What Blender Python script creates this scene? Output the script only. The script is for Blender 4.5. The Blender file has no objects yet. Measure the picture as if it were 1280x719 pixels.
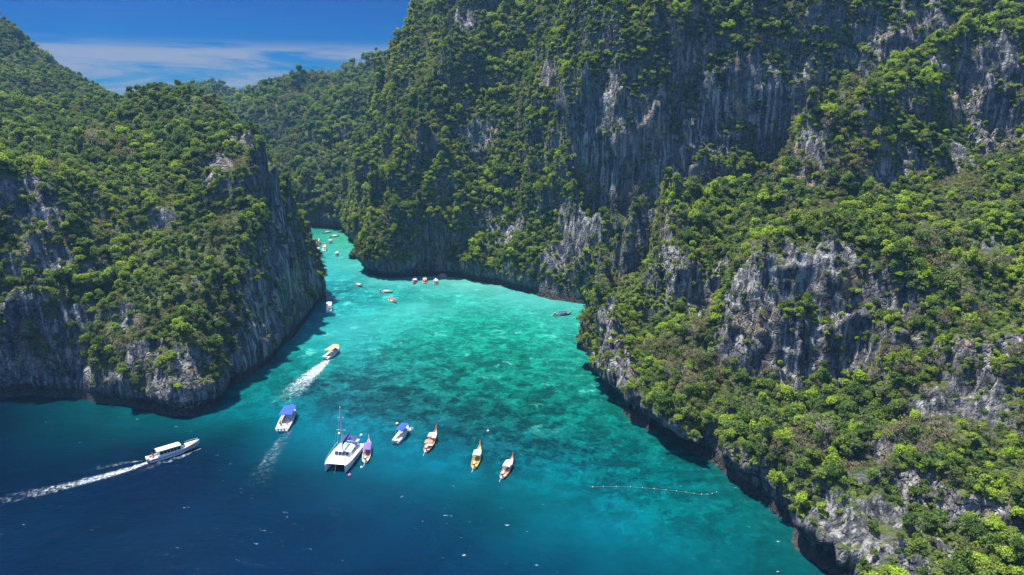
import bpy, bmesh, math, random, time
import numpy as np
from mathutils import Vector, Matrix, Euler
from mathutils.bvhtree import BVHTree

T0 = time.time()
random.seed(7)
RNG = np.random.default_rng(11)
SC = bpy.context.scene
COL = SC.collection
PI = math.pi

# ------------------------------------------------------------------ camera
CAM_H, PITCH, F = 75.0, math.radians(15.8), 865.0      # drone height (m), pitch down, focal length in px of the 1280 px photo
cam_d = bpy.data.cameras.new('camera'); cam = bpy.data.objects.new('camera', cam_d); COL.objects.link(cam)
cam.location = (0, 0, CAM_H); cam.rotation_euler = (PI / 2 - PITCH, 0, 0)
cam_d.sensor_width = 36; cam_d.lens = 36 * F / 1280
cam_d.clip_start = 0.5; cam_d.clip_end = 20000
SC.camera = cam

# ------------------------------------------------------------------ light
SUN_EL, SUN_AZ = math.radians(71), math.radians(-58)   # azimuth from +Y, clockwise: the sun stands ahead, a little to the left
sun_d = bpy.data.lights.new('sun', 'SUN'); sun = bpy.data.objects.new('sun', sun_d); COL.objects.link(sun)
sun_d.energy = 5.0; sun_d.angle = math.radians(0.5); sun_d.color = (1.0, 0.95, 0.86)
sdir = Vector((math.sin(SUN_AZ) * math.cos(SUN_EL), math.cos(SUN_AZ) * math.cos(SUN_EL), math.sin(SUN_EL)))
sun.rotation_euler = sdir.to_track_quat('Z', 'Y').to_euler()
sun.location = (0, 0, 400)

world = bpy.data.worlds.new('World'); SC.world = world; world.use_nodes = True
wt = world.node_tree; wt.nodes.clear()
def N(t, typ, **kw):
    n = t.nodes.new(typ)
    for k, v in kw.items():
        if k.startswith('_'): n.inputs[k[1:].replace('_', ' ')].default_value = v
        else: setattr(n, k, v)
    return n
def L(t, a, b): t.links.new(a, b)
def MATH(t, op, a, b=None, c=None, clamp=False):
    n = t.nodes.new('ShaderNodeMath'); n.operation = op; n.use_clamp = clamp
    for i, v in enumerate((a, b, c)):
        if v is None: continue
        if isinstance(v, (int, float)): n.inputs[i].default_value = v
        else: t.links.new(v, n.inputs[i])
    return n.outputs[0]
def MIX(t, f, a, b, mode='MIX'):
    n = t.nodes.new('ShaderNodeMix'); n.data_type = 'RGBA'; n.blend_type = mode
    for sock, v in ((n.inputs[0], f), (n.inputs[6], a), (n.inputs[7], b)):
        if isinstance(v, (int, float)): sock.default_value = v
        elif isinstance(v, tuple): sock.default_value = v if len(v) == 4 else v + (1,)
        else: t.links.new(v, sock)
    return n.outputs[2]
def RAMP(t, f, stops, interp='LINEAR'):
    n = t.nodes.new('ShaderNodeValToRGB'); cr = n.color_ramp; cr.interpolation = interp
    while len(cr.elements) < len(stops): cr.elements.new(0.5)
    for e, (p, c) in zip(cr.elements, stops):
        e.position = p; e.color = c if len(c) == 4 else tuple(c) + (1,)
    if f is not None: t.links.new(f, n.inputs[0])
    return n.outputs[0]
def GREY(v): return (v, v, v, 1)
def MAPR(t, v, a, b, c=0.0, d=1.0, smooth=True):
    n = t.nodes.new('ShaderNodeMapRange'); n.interpolation_type = 'SMOOTHSTEP' if smooth else 'LINEAR'
    t.links.new(v, n.inputs[0])
    for i, x in enumerate((a, b, c, d)): n.inputs[i + 1].default_value = x
    return n.outputs[0]
def NOISE(t, vec, scale, detail=3.0, rough=0.55, typ='FBM', dist=0.0):
    n = t.nodes.new('ShaderNodeTexNoise'); n.noise_type = typ
    n.inputs['Scale'].default_value = scale; n.inputs['Detail'].default_value = detail
    n.inputs['Roughness'].default_value = rough; n.inputs['Distortion'].default_value = dist
    if vec is not None: t.links.new(vec, n.inputs['Vector'])
    return n.outputs['Fac']
def SCALEV(t, vec, s, loc=(0, 0, 0), rot=(0, 0, 0)):
    n = t.nodes.new('ShaderNodeMapping'); n.inputs['Scale'].default_value = s
    n.inputs['Location'].default_value = loc; n.inputs['Rotation'].default_value = rot
    t.links.new(vec, n.inputs['Vector']); return n.outputs[0]

sky = N(wt, 'ShaderNodeTexSky', sky_type='NISHITA', sun_disc=False, sun_elevation=SUN_EL, sun_rotation=SUN_AZ,
        altitude=2500, air_density=1.0, dust_density=0.25, ozone_density=3.5)
gen = N(wt, 'ShaderNodeTexCoord').outputs['Generated']
sepw = N(wt, 'ShaderNodeSeparateXYZ'); L(wt, gen, sepw.inputs[0])
tintw = RAMP(wt, sepw.outputs[2], [(0.0, (0.006, 0.09, 0.20)), (0.13, (0.0, 0.052, 0.158)), (0.40, (1.3, 1.38, 1.4))])
deep = MIX(wt, 1.0, sky.outputs[0], tintw, 'MULTIPLY')                      # saturated tropical blue low down, bright overhead
# a band of thin cirrus low over the far hills
cn = NOISE(wt, SCALEV(wt, gen, (5, 5, 52), rot=(0, 0.035, 0)), 1.0, 6, 0.6, dist=0.6)
cn2 = NOISE(wt, SCALEV(wt, gen, (2.2, 2.2, 9), loc=(3, 1, 0)), 1.0, 3, 0.5)
band = MATH(wt, 'MULTIPLY', MAPR(wt, sepw.outputs[2], 0.068, 0.046), MAPR(wt, sepw.outputs[2], -0.08, -0.02))
cov = MATH(wt, 'MULTIPLY', MAPR(wt, MATH(wt, 'MULTIPLY_ADD', cn2, 0.35, cn), 0.50, 0.74), band, clamp=True)
wisp = MATH(wt, 'MULTIPLY', MAPR(wt, cn, 0.52, 0.8), MAPR(wt, sepw.outputs[2], 0.2, 0.05))
cov = MATH(wt, 'MAXIMUM', cov, MATH(wt, 'MULTIPLY', wisp, 0.12))
skyc = MIX(wt, MATH(wt, 'MULTIPLY', cov, 0.85), deep, (0.86, 1.0, 1.3))
bg = N(wt, 'ShaderNodeBackground', _Strength=0.14); L(wt, skyc, bg.inputs[0])
wo = N(wt, 'ShaderNodeOutputWorld'); L(wt, bg.outputs[0], wo.inputs[0])

SC.view_settings.view_transform = 'Standard'; SC.view_settings.look = 'None'
SC.view_settings.exposure = 1.38
HAZE = 0.00012                                                  # air density per metre; SC.view_settings.gamma = 1.0; SC.view_settings.use_curve_mapping = False
SC.render.engine = 'CYCLES'; SC.cycles.use_denoising = True
SC.cycles.max_bounces = 6; SC.cycles.diffuse_bounces = 3; SC.cycles.glossy_bounces = 2; SC.cycles.transparent_max_bounces = 8
SC.cycles.caustics_reflective = False; SC.cycles.caustics_refractive = False

# ------------------------------------------------------------------ helpers: survey of the photo, noise, meshes
CP, SP = math.cos(PITCH), math.sin(PITCH)
def at_depth(px, py, d):
    u, v = (px - 640) / F, (359.5 - py) / F
    return (u * d, (CP + v * SP) * d, CAM_H + (v * CP - SP) * d)
def on_plane(px, py, z=0.0):
    v = (359.5 - py) / F
    return at_depth(px, py, (z - CAM_H) / (v * CP - SP))
def project(P):
    P = np.asarray(P, float); d = P[..., 1] * CP - (P[..., 2] - CAM_H) * SP
    v = (P[..., 1] * SP + (P[..., 2] - CAM_H) * CP) / d
    return 640 + F * P[..., 0] / d, 359.5 - F * v, d

_LAT = {}
def vnoise(p, seed):
    """value noise in [-1, 1] at points p (n, 2 or 3)"""
    k = p.shape[1]; S = 64 if k == 2 else 32
    if (seed, k) not in _LAT:
        _LAT[(seed, k)] = np.random.default_rng(seed * 131 + k).uniform(-1, 1, (S,) * k).astype(np.float32)
    lat = _LAT[(seed, k)]
    i0 = np.floor(p).astype(np.int32); f = (p - i0).astype(np.float32)
    f = f * f * f * (f * (f * 6 - 15) + 10); i0 &= S - 1; i1 = (i0 + 1) & (S - 1)
    if k == 2:
        a = lat[i0[:, 0], i0[:, 1]] * (1 - f[:, 0]) + lat[i1[:, 0], i0[:, 1]] * f[:, 0]
        b = lat[i0[:, 0], i1[:, 1]] * (1 - f[:, 0]) + lat[i1[:, 0], i1[:, 1]] * f[:, 0]
        return a * (1 - f[:, 1]) + b * f[:, 1]
    x0, y0, z0 = i0.T; x1, y1, z1 = i1.T; fx, fy, fz = f.T
    a = (lat[x0, y0, z0] * (1 - fx) + lat[x1, y0, z0] * fx) * (1 - fy) + (lat[x0, y1, z0] * (1 - fx) + lat[x1, y1, z0] * fx) * fy
    b = (lat[x0, y0, z1] * (1 - fx) + lat[x1, y0, z1] * fx) * (1 - fy) + (lat[x0, y1, z1] * (1 - fx) + lat[x1, y1, z1] * fx) * fy
    return a * (1 - fz) + b * fz
def fbm(p, scale, seed, octaves=3, gain=0.5):
    q = np.asarray(p, np.float32) / np.float32(scale); out = 0; a = 1.0; tot = 0
    for o in range(octaves):
        out = out + a * vnoise(q + o * 7.3, seed + o); tot += a; a *= gain; q = q * 2.03
    return out / tot
def ridged(p, scale, seed, octaves=3):
    q = np.asarray(p, np.float32) / np.float32(scale); out = 0; a = 1.0; tot = 0
    for o in range(octaves):
        out = out + a * (1 - 2 * np.abs(vnoise(q + o * 5.1, seed + o))); tot += a; a *= 0.5; q = q * 2.1
    return out / tot

def new_mesh(name, verts, faces, mats=(), smooth=True, mat_index=None):
    """numpy verts (n,3), faces (m,4) or (m,3) or a list of mixed tuples -> mesh"""
    me = bpy.data.meshes.new(name)
    if isinstance(faces, np.ndarray):
        k = faces.shape[1]; m = len(faces)
        me.vertices.add(len(verts)); me.vertices.foreach_set('co', np.ascontiguousarray(verts, np.float32).ravel())
        me.loops.add(m * k); me.loops.foreach_set('vertex_index', np.ascontiguousarray(faces, np.int32).ravel())
        me.polygons.add(m); me.polygons.foreach_set('loop_start', np.arange(0, m * k, k, dtype=np.int32))
        me.update(calc_edges=True)
    else:
        me.from_pydata([tuple(v) for v in verts], [], faces)
    me.polygons.foreach_set('use_smooth', np.full(len(me.polygons), smooth))
    for m_ in mats: me.materials.append(m_)
    if mat_index is not None: me.polygons.foreach_set('material_index', np.asarray(mat_index, np.int32))
    me.validate(); me.update()
    return me
def link(name, me, parent=None):
    o = bpy.data.objects.new(name, me); COL.objects.link(o)
    if parent is not None: o.parent = parent
    return o
def tag(o, label=None, cat=None, group=None, kind=None):
    if label: o['label'] = label
    if cat: o['category'] = cat
    if group: o['group'] = group
    if kind: o['kind'] = kind
    return o
def fattr(me, name, vals):
    a = me.attributes.new(name, 'FLOAT', 'POINT'); a.data.foreach_set('value', np.ascontiguousarray(vals, np.float32))
def mat(name):
    m = bpy.data.materials.new(name); m.use_nodes = True; t = m.node_tree
    return m, t, t.nodes['Principled BSDF']
# ------------------------------------------------------------------ materials of the land
def rock_material():
    m, t, b = mat('limestone')
    geo = N(t, 'ShaderNodeNewGeometry'); pos = geo.outputs['Position']
    nz = N(t, 'ShaderNodeSeparateXYZ'); L(t, geo.outputs['Normal'], nz.inputs[0])
    pz = N(t, 'ShaderNodeSeparateXYZ'); L(t, pos, pz.inputs[0])
    big = NOISE(t, pos, 0.055, 4, 0.6)
    streak = NOISE(t, SCALEV(t, pos, (0.55, 0.55, 0.035)), 1.0, 5, 0.65, dist=0.4)
    fine = NOISE(t, SCALEV(t, pos, (1, 1, 0.45)), 1.1, 6, 0.68)
    c = RAMP(t, fine, [(0.30, (0.028, 0.029, 0.032)), (0.48, (0.105, 0.106, 0.110)), (0.70, (0.235, 0.230, 0.220))])
    c = MIX(t, MAPR(t, streak, 0.42, 0.62), c, MIX(t, 1.0, c, (0.40, 0.42, 0.47), 'MULTIPLY'))      # black algae streaks
    tan = MATH(t, 'MULTIPLY', MAPR(t, big, 0.50, 0.64), MAPR(t, NOISE(t, SCALEV(t, pos, (0.3, 0.3, 0.06)), 1.0, 4), 0.47, 0.62))
    c = MIX(t, MATH(t, 'MULTIPLY', tan, MAPR(t, pz.outputs[2], 4.0, 12.0, 0.0, 0.8)), c, (0.40, 0.27, 0.16))                                 # iron stains
    c = MIX(t, MATH(t, 'MULTIPLY', MAPR(t, NOISE(t, pos, 0.10, 3), 0.6, 0.75), 0.25), c, (0.36, 0.36, 0.35))
    pale = NOISE(t, SCALEV(t, pos, (0.75, 0.75, 0.045), loc=(7, 3, 1)), 1.0, 4, 0.6)
    c = MIX(t, MATH(t, 'MULTIPLY', MAPR(t, pale, 0.50, 0.62), MATH(t, 'MULTIPLY_ADD', N(t, 'ShaderNodeAttribute', attribute_name='bare').outputs['Fac'], 0.5, 0.28)), c, (0.40, 0.38, 0.34))                  # pale lime runs
    # soil, moss and creepers where the rock lies less steep
    at = N(t, 'ShaderNodeAttribute', attribute_name='bare')
    gsel = MATH(t, 'MULTIPLY_ADD', NOISE(t, pos, 0.22, 5, 0.65), 0.9, nz.outputs[2])
    gsel = MATH(t, 'SUBTRACT', gsel, MATH(t, 'MULTIPLY', at.outputs['Fac'], 0.55))
    gsel = MAPR(t, gsel, 0.66, 0.90)
    gr = RAMP(t, NOISE(t, pos, 0.5, 5, 0.7), [(0.3, (0.03, 0.045, 0.014)), (0.5, (0.075, 0.105, 0.026)), (0.7, (0.15, 0.145, 0.06))])
    c = MIX(t, MATH(t, 'MULTIPLY', gsel, MAPR(t, pz.outputs[2], 2.0, 6.0)), c, gr)
    wet = MAPR(t, MATH(t, 'MULTIPLY_ADD', big, 2.0, pz.outputs[2]), 4.3, 2.6)                        # the tide line
    c = MIX(t, MATH(t, 'MULTIPLY', wet, 0.88), c, (0.035, 0.033, 0.03))
    L(t, c, b.inputs['Base Color']); b.inputs['Roughness'].default_value = 0.92
    b.inputs['Specular IOR Level'].default_value = 0.2
    h = MATH(t, 'ADD', MATH(t, 'MULTIPLY', fine, 0.9), MATH(t, 'MULTIPLY', NOISE(t, SCALEV(t, pos, (1, 1, 0.4)), 0.45, 5, 0.6, 'RIDGED_MULTIFRACTAL'), 0.25))
    vo = N(t, 'ShaderNodeTexVoronoi', feature='DISTANCE_TO_EDGE'); vo.inputs['Scale'].default_value = 0.55
    wp = N(t, 'ShaderNodeVectorMath', operation='MULTIPLY_ADD'); wn = N(t, 'ShaderNodeTexNoise'); wn.inputs['Scale'].default_value = 0.6; L(t, pos, wn.inputs['Vector'])
    L(t, wn.outputs['Color'], wp.inputs[0]); wp.inputs[1].default_value = (2.5, 2.5, 2.5); L(t, pos, wp.inputs[2]); L(t, SCALEV(t, wp.outputs[0], (1, 1, 0.55)), vo.inputs['Vector'])
    crack = MAPR(t, vo.outputs['Distance'], 0.0, 0.16)
    h = MATH(t, 'ADD', h, MATH(t, 'MULTIPLY', crack, MAPR(t, big, 0.40, 0.62, 0.15, 0.6)))
    bp = N(t, 'ShaderNodeBump', _Strength=1.0, _Distance=1.9); L(t, h, bp.inputs['Height']); L(t, bp.outputs[0], b.inputs['Normal'])
    return m
ROCK = rock_material()

# ------------------------------------------------------------------ land: 3D fields turned into meshes
def rbf_fit(P, V):
    P = np.asarray(P, float); V = np.asarray(V, float)
    D = np.linalg.norm(P[:, None] - P[None], axis=2); n = len(P)
    A = np.zeros((n + 3, n + 3)); A[:n, :n] = D - 0.6 * np.eye(n)
    A[:n, n] = 1; A[:n, n + 1:] = P; A[n, :n] = 1; A[n + 1:, :n] = P.T
    rhs = np.zeros((n + 3,) + V.shape[1:]); rhs[:n] = V
    w = np.linalg.lstsq(A, rhs, rcond=None)[0]
    def ev(Q):
        out = np.zeros((len(Q),) + V.shape[1:])
        for s in range(0, len(Q), 20000):
            q = Q[s:s + 20000]
            out[s:s + 20000] = np.linalg.norm(q[:, None] - P[None], axis=2) @ w[:n] + w[n] + q @ w[n + 1:]
        return out
    return ev

def resample(poly, step):
    out = []
    for a, b in zip(poly[:-1], poly[1:]):
        a = np.asarray(a, float); b = np.asarray(b, float); n = max(1, int(np.linalg.norm((b - a)[:2]) / step))
        for i in range(n): out.append(a + (b - a) * i / n)
    out.append(np.asarray(poly[-1], float)); return np.array(out)

def coast_controls(coast, side, step=7.0):
    """coast: list of (x, y, cliff height, setback); land lies to the left (side=1) or right (-1) of the walk"""
    c = resample(coast, step); P, V = [], []
    tan = np.gradient(c[:, :2], axis=0); tan /= np.linalg.norm(tan, axis=1)[:, None] + 1e-9
    nrm = np.stack([-tan[:, 1], tan[:, 0]], 1) * side
    for (x, y, h, s), n in zip(c, nrm):
        P += [(x, y), (x - n[0] * 7, y - n[1] * 7), (x - n[0] * 25, y - n[1] * 25)]; V += [0, -16, -24]
        if h > 0: P.append((x + n[0] * s, y + n[1] * s)); V.append(h)
    return P, V

def surface_nets(Fv, org, h):
    """naive surface nets on a grid of values (inside > 0) -> verts, quads facing outwards"""
    S = Fv > 0; nx, ny, nz = Fv.shape
    cnt = np.zeros((nx - 1, ny - 1, nz - 1), np.int8)
    for dx in (0, 1):
        for dy in (0, 1):
            for dz in (0, 1): cnt += S[dx:nx - 1 + dx, dy:ny - 1 + dy, dz:nz - 1 + dz]
    act = np.argwhere((cnt > 0) & (cnt < 8)); del cnt
    idx = np.full((nx - 1, ny - 1, nz - 1), -1, np.int32); idx[tuple(act.T)] = np.arange(len(act))
    acc = np.zeros((len(act), 3)); num = np.zeros(len(act))
    cor = [(a, b, c) for a in (0, 1) for b in (0, 1) for c in (0, 1)]
    val = {c: Fv[act[:, 0] + c[0], act[:, 1] + c[1], act[:, 2] + c[2]] for c in cor}
    for c in cor:
        for ax in range(3):
            if c[ax]: continue
            d = list(c); d[ax] = 1; a, b = val[c], val[tuple(d)]
            m = (a > 0) != (b > 0); tt = np.where(m, a / np.where(m, a - b, 1), 0)
            p = np.array(c, float)[None] + np.zeros((len(act), 3)); p[:, ax] += tt
            acc[m] += p[m]; num[m] += 1
    V = (act + acc / num[:, None]) * h + np.asarray(org)
    quads = []
    for ax in range(3):
        o1, o2 = [(1, 2), (2, 0), (0, 1)][ax]
        sl = [slice(None)] * 3; sl2 = [slice(None)] * 3
        sl[ax] = slice(0, -1); sl2[ax] = slice(1, None)
        A, B = S[tuple(sl)], S[tuple(sl2)]
        e = np.argwhere(A != B)
        ok = (e[:, o1] > 0) & (e[:, o2] > 0) & (e[:, o1] < Fv.shape[o1] - 1) & (e[:, o2] < Fv.shape[o2] - 1)
        e = e[ok]; out = A[tuple(e.T)]
        def cell(d1, d2):
            q = e.copy(); q[:, o1] -= d1; q[:, o2] -= d2; return idx[tuple(q.T)]
        a, b, c, d = cell(1, 1), cell(0, 1), cell(0, 0), cell(1, 0)
        q = np.stack([a, b, c, d], 1); q[~out] = q[~out][:, ::-1]; quads.append(q)
    return V, np.concatenate(quads)

def build_land(name, P, V, box, res, zmax, seed, amp, terr, far=False, notch=2.6, broad=(0, 60), nh=3.0):
    x0, x1, y0, y1 = box; z0 = -5.0
    gx = np.arange(x0, x1, res); gy = np.arange(y0, y1, res); gz = np.arange(z0, zmax, res)
    c = 3.0 if not far else 6.0                                     # height map evaluated coarsely, then interpolated
    cx = np.arange(x0, x1 + c, c); cy = np.arange(y0, y1 + c, c)
    ev = rbf_fit(P, V); Q = np.stack(np.meshgrid(cx, cy, indexing='ij'), -1).reshape(-1, 2)
    H = ev(Q).reshape(len(cx), len(cy))
    def up(A):
        fx = (gx - x0) / c; ix = np.minimum(fx.astype(int), len(cx) - 2); tx = (fx - ix)[:, None]
        fy = (gy - y0) / c; iy = np.minimum(fy.astype(int), len(cy) - 2); ty = (fy - iy)[None]
        R = A[ix] * (1 - tx) + A[ix + 1] * tx
        return R[:, iy] * (1 - ty) + R[:, iy + 1] * ty
    H = up(H); XY = np.stack(np.meshgrid(gx, gy, indexing='ij'), -1).reshape(-1, 2)
    # ledges: steep risers and flatter treads, stronger in some places than in others
    step, kk = terr
    ph = H / step + 0.9 * fbm(XY, 26, seed + 50, 3).reshape(H.shape)
    fr = ph - np.floor(ph); sm = fr * fr * fr * (fr * (fr * 6 - 15) + 10)
    mod = np.clip(0.55 + 0.9 * fbm(XY, 38, seed + 60, 2).reshape(H.shape), 0.1, 1) * kk
    H = H + np.where(H > 3, (sm - fr) * step * mod, 0)
    gxx, gyy = np.gradient(H, res); G = np.sqrt(1 + gxx ** 2 + gyy ** 2)
    for _ in range(3):
        Gp = np.pad(G, 1, mode='edge'); G = (Gp[:-2, 1:-1] + Gp[2:, 1:-1] + Gp[1:-1, :-2] + Gp[1:-1, 2:] + 2 * G) / 6
    G = np.minimum(G, 6.0)
    Fv = ((H[:, :, None] - gz[None, None]) / G[:, :, None]).astype(np.float32)
    reach = sum(abs(a) for a in amp) + notch + 0.5 + broad[0]
    ii = np.argwhere(np.abs(Fv) < reach)
    p = (ii * res + np.array([x0, y0, z0])).astype(np.float32)
    d = np.zeros(len(p), np.float32); taper = np.clip((p[:, 2] + 1) / 8, 0.25, 1)
    a1, a2, a3, a4 = amp
    d += a1 * fbm(p * np.float32([1, 1, 0.75]), 24, seed, 3)
    d += a2 * ridged(p * np.float32([1, 1, 0.22]), 11, seed + 10, 3)              # buttresses and flutes run down the face
    d += a3 * ridged(p * np.float32([1, 1, 0.38]), 4.2, seed + 20, 2)
    d += a4 * fbm(p * np.float32([1, 1, 1.8]), 2.2, seed + 30, 2)
    if broad[0]: d += broad[0] * fbm(p * np.float32([1, 1, 0.6]), broad[1], seed + 70, 2)
    d *= taper
    z = p[:, 2]; d -= notch * np.clip(1 - ((z - 0.6) / nh) ** 2, 0, 1) * (0.6 + 0.6 * fbm(p, 15, seed + 40, 2))
    Fv[tuple(ii.T)] += d; del p, d, ii
    Fv[0] = Fv[-1] = -1; Fv[:, 0] = Fv[:, -1] = -1; Fv[:, :, 0] = Fv[:, :, -1] = np.minimum(Fv[:, :, -1], -0.2)
    Vv, Q = surface_nets(Fv, (x0, y0, z0), res); del Fv
    # drop loose crumbs: keep the largest piece
    par = np.arange(len(Vv)); E = np.concatenate([Q[:, [0, 1]], Q[:, [1, 2]], Q[:, [2, 3]]])
    for _ in range(200):
        m = np.minimum(par[E[:, 0]], par[E[:, 1]]); q = par.copy()
        np.minimum.at(q, E[:, 0], m); np.minimum.at(q, E[:, 1], m); q = q[q]; q = q[q]
        if (q == par).all(): break
        par = q
    root = np.bincount(par).argmax(); keepv = par == root; Q = Q[keepv[Q[:, 0]]]
    re = np.cumsum(keepv) - 1; Vv = Vv[keepv]; Q = re[Q]
    me = new_mesh(name, Vv, Q, [ROCK])
    o = tag(link(name, me), kind='structure')
    print(name, len(Vv), 'verts', round(time.time() - T0, 1), 's')
    return o

def W(px, py, h, s):
    x, y, _ = on_plane(px, py); return (x, y, h, s)
def pts(rows): return [at_depth(*r) for r in rows]
def add(P, V, rows3):
    for x, y, z in rows3: P.append((x, y)); V.append(z)

# the near headland on the right
coast = [(48, 226, 0, 5), (36, 212, 12, 6), (27, 199, 16, 5), W(728, 455, 17, 6), W(731, 470, 17, 6), W(745, 481, 15, 7), W(762, 503, 10, 7), W(785, 528, 8, 6),
         W(815, 548, 7, 6), W(850, 572, 7, 6), W(880, 600, 7, 6), W(905, 620, 7, 6), W(940, 645, 7, 6), W(975, 678, 7, 6), W(1010, 712, 6, 5),
         W(1035, 740, 6, 5), (51, 78, 7, 6), (54, 64, 7, 6), (62, 52, 8, 6), (90, 44, 10, 7), (140, 40, 12, 8), (190, 40, 12, 8)]
P, V = coast_controls(coast, 1, 6.0)
add(P, V, pts([(1280, 700, 95), (1200, 690, 104), (1200, 610, 115), (1100, 640, 113), (1100, 712, 105), (1000, 640, 122), (1280, 570, 111), (1150, 580, 126), (1250, 585, 119), (1050, 560, 134), (1000, 560, 142),
    (940, 560, 141), (1280, 480, 124), (1200, 545, 131), (1150, 545, 133), (1190, 490, 134), (1250, 485, 131), (1180, 450, 137), (1100, 480, 147), (1000, 490, 158), (1050, 490, 155), (950, 475, 161), (905, 480, 164), (850, 500, 158), (1280, 400, 142), (1180, 400, 145),
    (1100, 400, 152), (1000, 390, 160), (935, 385, 165), (915, 445, 164), (965, 325, 162), (990, 312, 162), (1030, 302, 164), (1060, 300, 166), (1090, 340, 160), (1100, 290, 178), (1000, 285, 186), (960, 290, 190), (1280, 300, 160),
    (1180, 330, 162), (1180, 243, 202), (1280, 200, 192), (1100, 245, 204), (1040, 258, 200), (990, 250, 203), (1000, 200, 206), (1015, 165, 210), (1060, 130, 215), (1130, 92, 220), (1080, 160, 206),
    (1150, 230, 205), (1100, 176, 207), (1055, 242, 203), (1160, 165, 207), (1185, 70, 224), (1260, 60, 222), (1200, 205, 219), (1260, 208, 216), (1150, 120, 214), (870, 315, 196), (845, 330, 193), (890, 330, 194), (870, 400, 191), (845, 395, 192), (880, 430, 184), (820, 350, 198), (800, 430, 190),
    (790, 300, 210), (850, 270, 214), (905, 340, 207), (905, 290, 212), (930, 310, 198), (745, 385, 204), (757, 330, 210), (770, 268, 218), (800, 252, 222), (835, 246, 226), (870, 238, 229),
    (905, 232, 230), (940, 245, 226), (950, 272, 222), (985, 250, 216)]))
add(P, V, [(120, 90, 26), (150, 110, 42), (180, 80, 36), (190, 140, 62), (190, 190, 80), (100, 60, 14), (160, 60, 22), (60, 226, 22), (85, 232, 26), (120, 236, 80), (165, 232, 92), (150, 165, 56)])
near_headland = build_land('right_headland', P, V, (12, 196, 38, 244), 0.7, 104, 3, (3.4, 3.6, 2.0, 0.8), (15, 1.0), notch=4.6, nh=5.0, broad=(2.5, 32))

# the high wall beyond it
coast = [(-50, 520, 0, 5), (-66, 450, 10, 5), (-84, 410, 14, 5), W(432.5, 288, 22, 5), W(439, 296, 26, 5), W(442, 307, 26, 5), W(457, 314, 20, 5), W(461, 337, 17, 6), W(465, 342, 17, 6),
         W(484, 347, 17, 6), W(520, 347, 16, 6), W(549, 347, 15, 7), W(567, 348, 15, 7), W(617, 357, 17, 7), W(667, 373.5, 19, 7), W(701, 378.6, 22, 6), W(741, 385, 22, 6),
         (45, 232, 20, 6), (70, 230, 20, 6), (95, 226, 20, 6), (130, 222, 20, 6), (160, 216, 20, 6), (270, 200, 20, 6)]
P, V = coast_controls(coast, 1, 8.0)
add(P, V, pts([(440, 270, 358), (447, 215, 361), (455, 170, 366), (472, 110, 374), (508, 80, 380), (530, 62, 386), (556, 46, 394), (602, 0, 405), (645, -70, 420),
               (600, -60, 395), (680, -60, 350)]))
def wallrow(px, py, h, *rows):
    x, y, _ = on_plane(px, py); nx, ny = 0.36, 0.93
    add(P, V, [(x + nx * s, y + ny * s, z) for s, z in rows])
wallrow(500, 347, 0, (24, 44), (50, 90), (78, 132), (120, 160))
wallrow(545, 347, 0, (27, 40), (52, 84), (80, 128), (130, 165))
wallrow(600, 354, 0, (28, 40), (52, 86), (78, 126), (130, 165))
wallrow(660, 372, 0, (24, 48), (44, 92), (68, 132), (120, 165))
wallrow(720, 382, 0, (20, 54), (37, 98), (58, 134), (110, 165))
add(P, V, [(x + 4, y + s, z) for x, y in ((55, 231), (85, 228), (115, 224), (150, 218), (190, 212), (240, 205)) for s, z in ((20, 52), (34, 88), (50, 122), (100, 165))])
add(P, V, [(-76, 400, 36), (-68, 412, 44), (-72, 388, 50), (-60, 430, 60), (-40, 460, 80), (0, 470, 150), (100, 420, 170), (200, 360, 170), (-50, 475, 60)])
main_wall = build_land('high_cliff_wall', P, V, (-104, 272, 196, 500), 1.3, 178, 23, (7.0, 4.0, 1.8, 0.7), (24, 1.0), broad=(10, 58))

# the headland on the left with its sheer side
coast = [(-410, 180, 30, 8), W(-120, 492, 32, 7), W(-60, 496, 30, 7), W(0, 498, 24, 6), W(60, 500, 18, 6), W(110, 503, 13, 6), W(160, 511, 11, 6), W(205, 521, 11, 6), W(240, 524, 10, 6),
         W(268, 512, 10, 5), W(285, 493, 11, 4), W(300, 481, 13, 4), W(330, 458, 20, 4), W(365, 425, 26, 4), W(390, 398, 22, 4), W(403, 376, 16, 5),
         (-76, 262, 18, 6), (-92, 295, 30, 10), (-110, 350, 36, 14), (-126, 400, 40, 16), (-150, 470, 40, 16)]
P, V = coast_controls(coast, 1, 6.0)
add(P, V, pts([(30, 430, 181), (30, 330, 184), (50, 230, 190), (0, 215, 193), (-100, 220, 204), (110, 440, 178), (130, 380, 185), (130, 300, 200), (110, 230, 216), (200, 440, 172), (200, 380, 183),
    (200, 300, 202), (200, 220, 226), (265, 430, 172), (280, 380, 185), (300, 400, 193), (315, 330, 205), (325, 260, 214), (330, 205, 221), (345, 200, 225), (365, 240, 238),
    (385, 285, 252), (395, 320, 256), (270, 290, 212), (310, 180, 246), (290, 165, 256), (270, 148, 265), (240, 134, 275), (190, 121, 285), (160, 131, 285), (140, 142, 290), (100, 168, 290),
    (50, 150, 290), (0, 140, 290), (150, 150, 375), (130, 138, 380), (105, 116, 400), (75, 94, 410), (45, 80, 415), (20, 42, 420), (0, 35, 425), (-60, 20, 430), (-120, 40, 430),
    (250, 200, 240), (265, 180, 250), (150, 200, 240), (100, 190, 246), (200, 160, 262), (60, 180, 250), (318, 200, 238), (310, 230, 228)]))
add(P, V, [(-108, 272, 58), (-125, 300, 66), (-140, 340, 62), (-165, 400, 48), (-200, 470, 34), (-270, 470, 60), (-400, 460, 90), (-390, 330, 74), (-380, 220, 60), (-220, 330, 66), (-290, 320, 66), (-190, 360, 62), (-90, 240, 48), (-92, 262, 40)])
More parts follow.
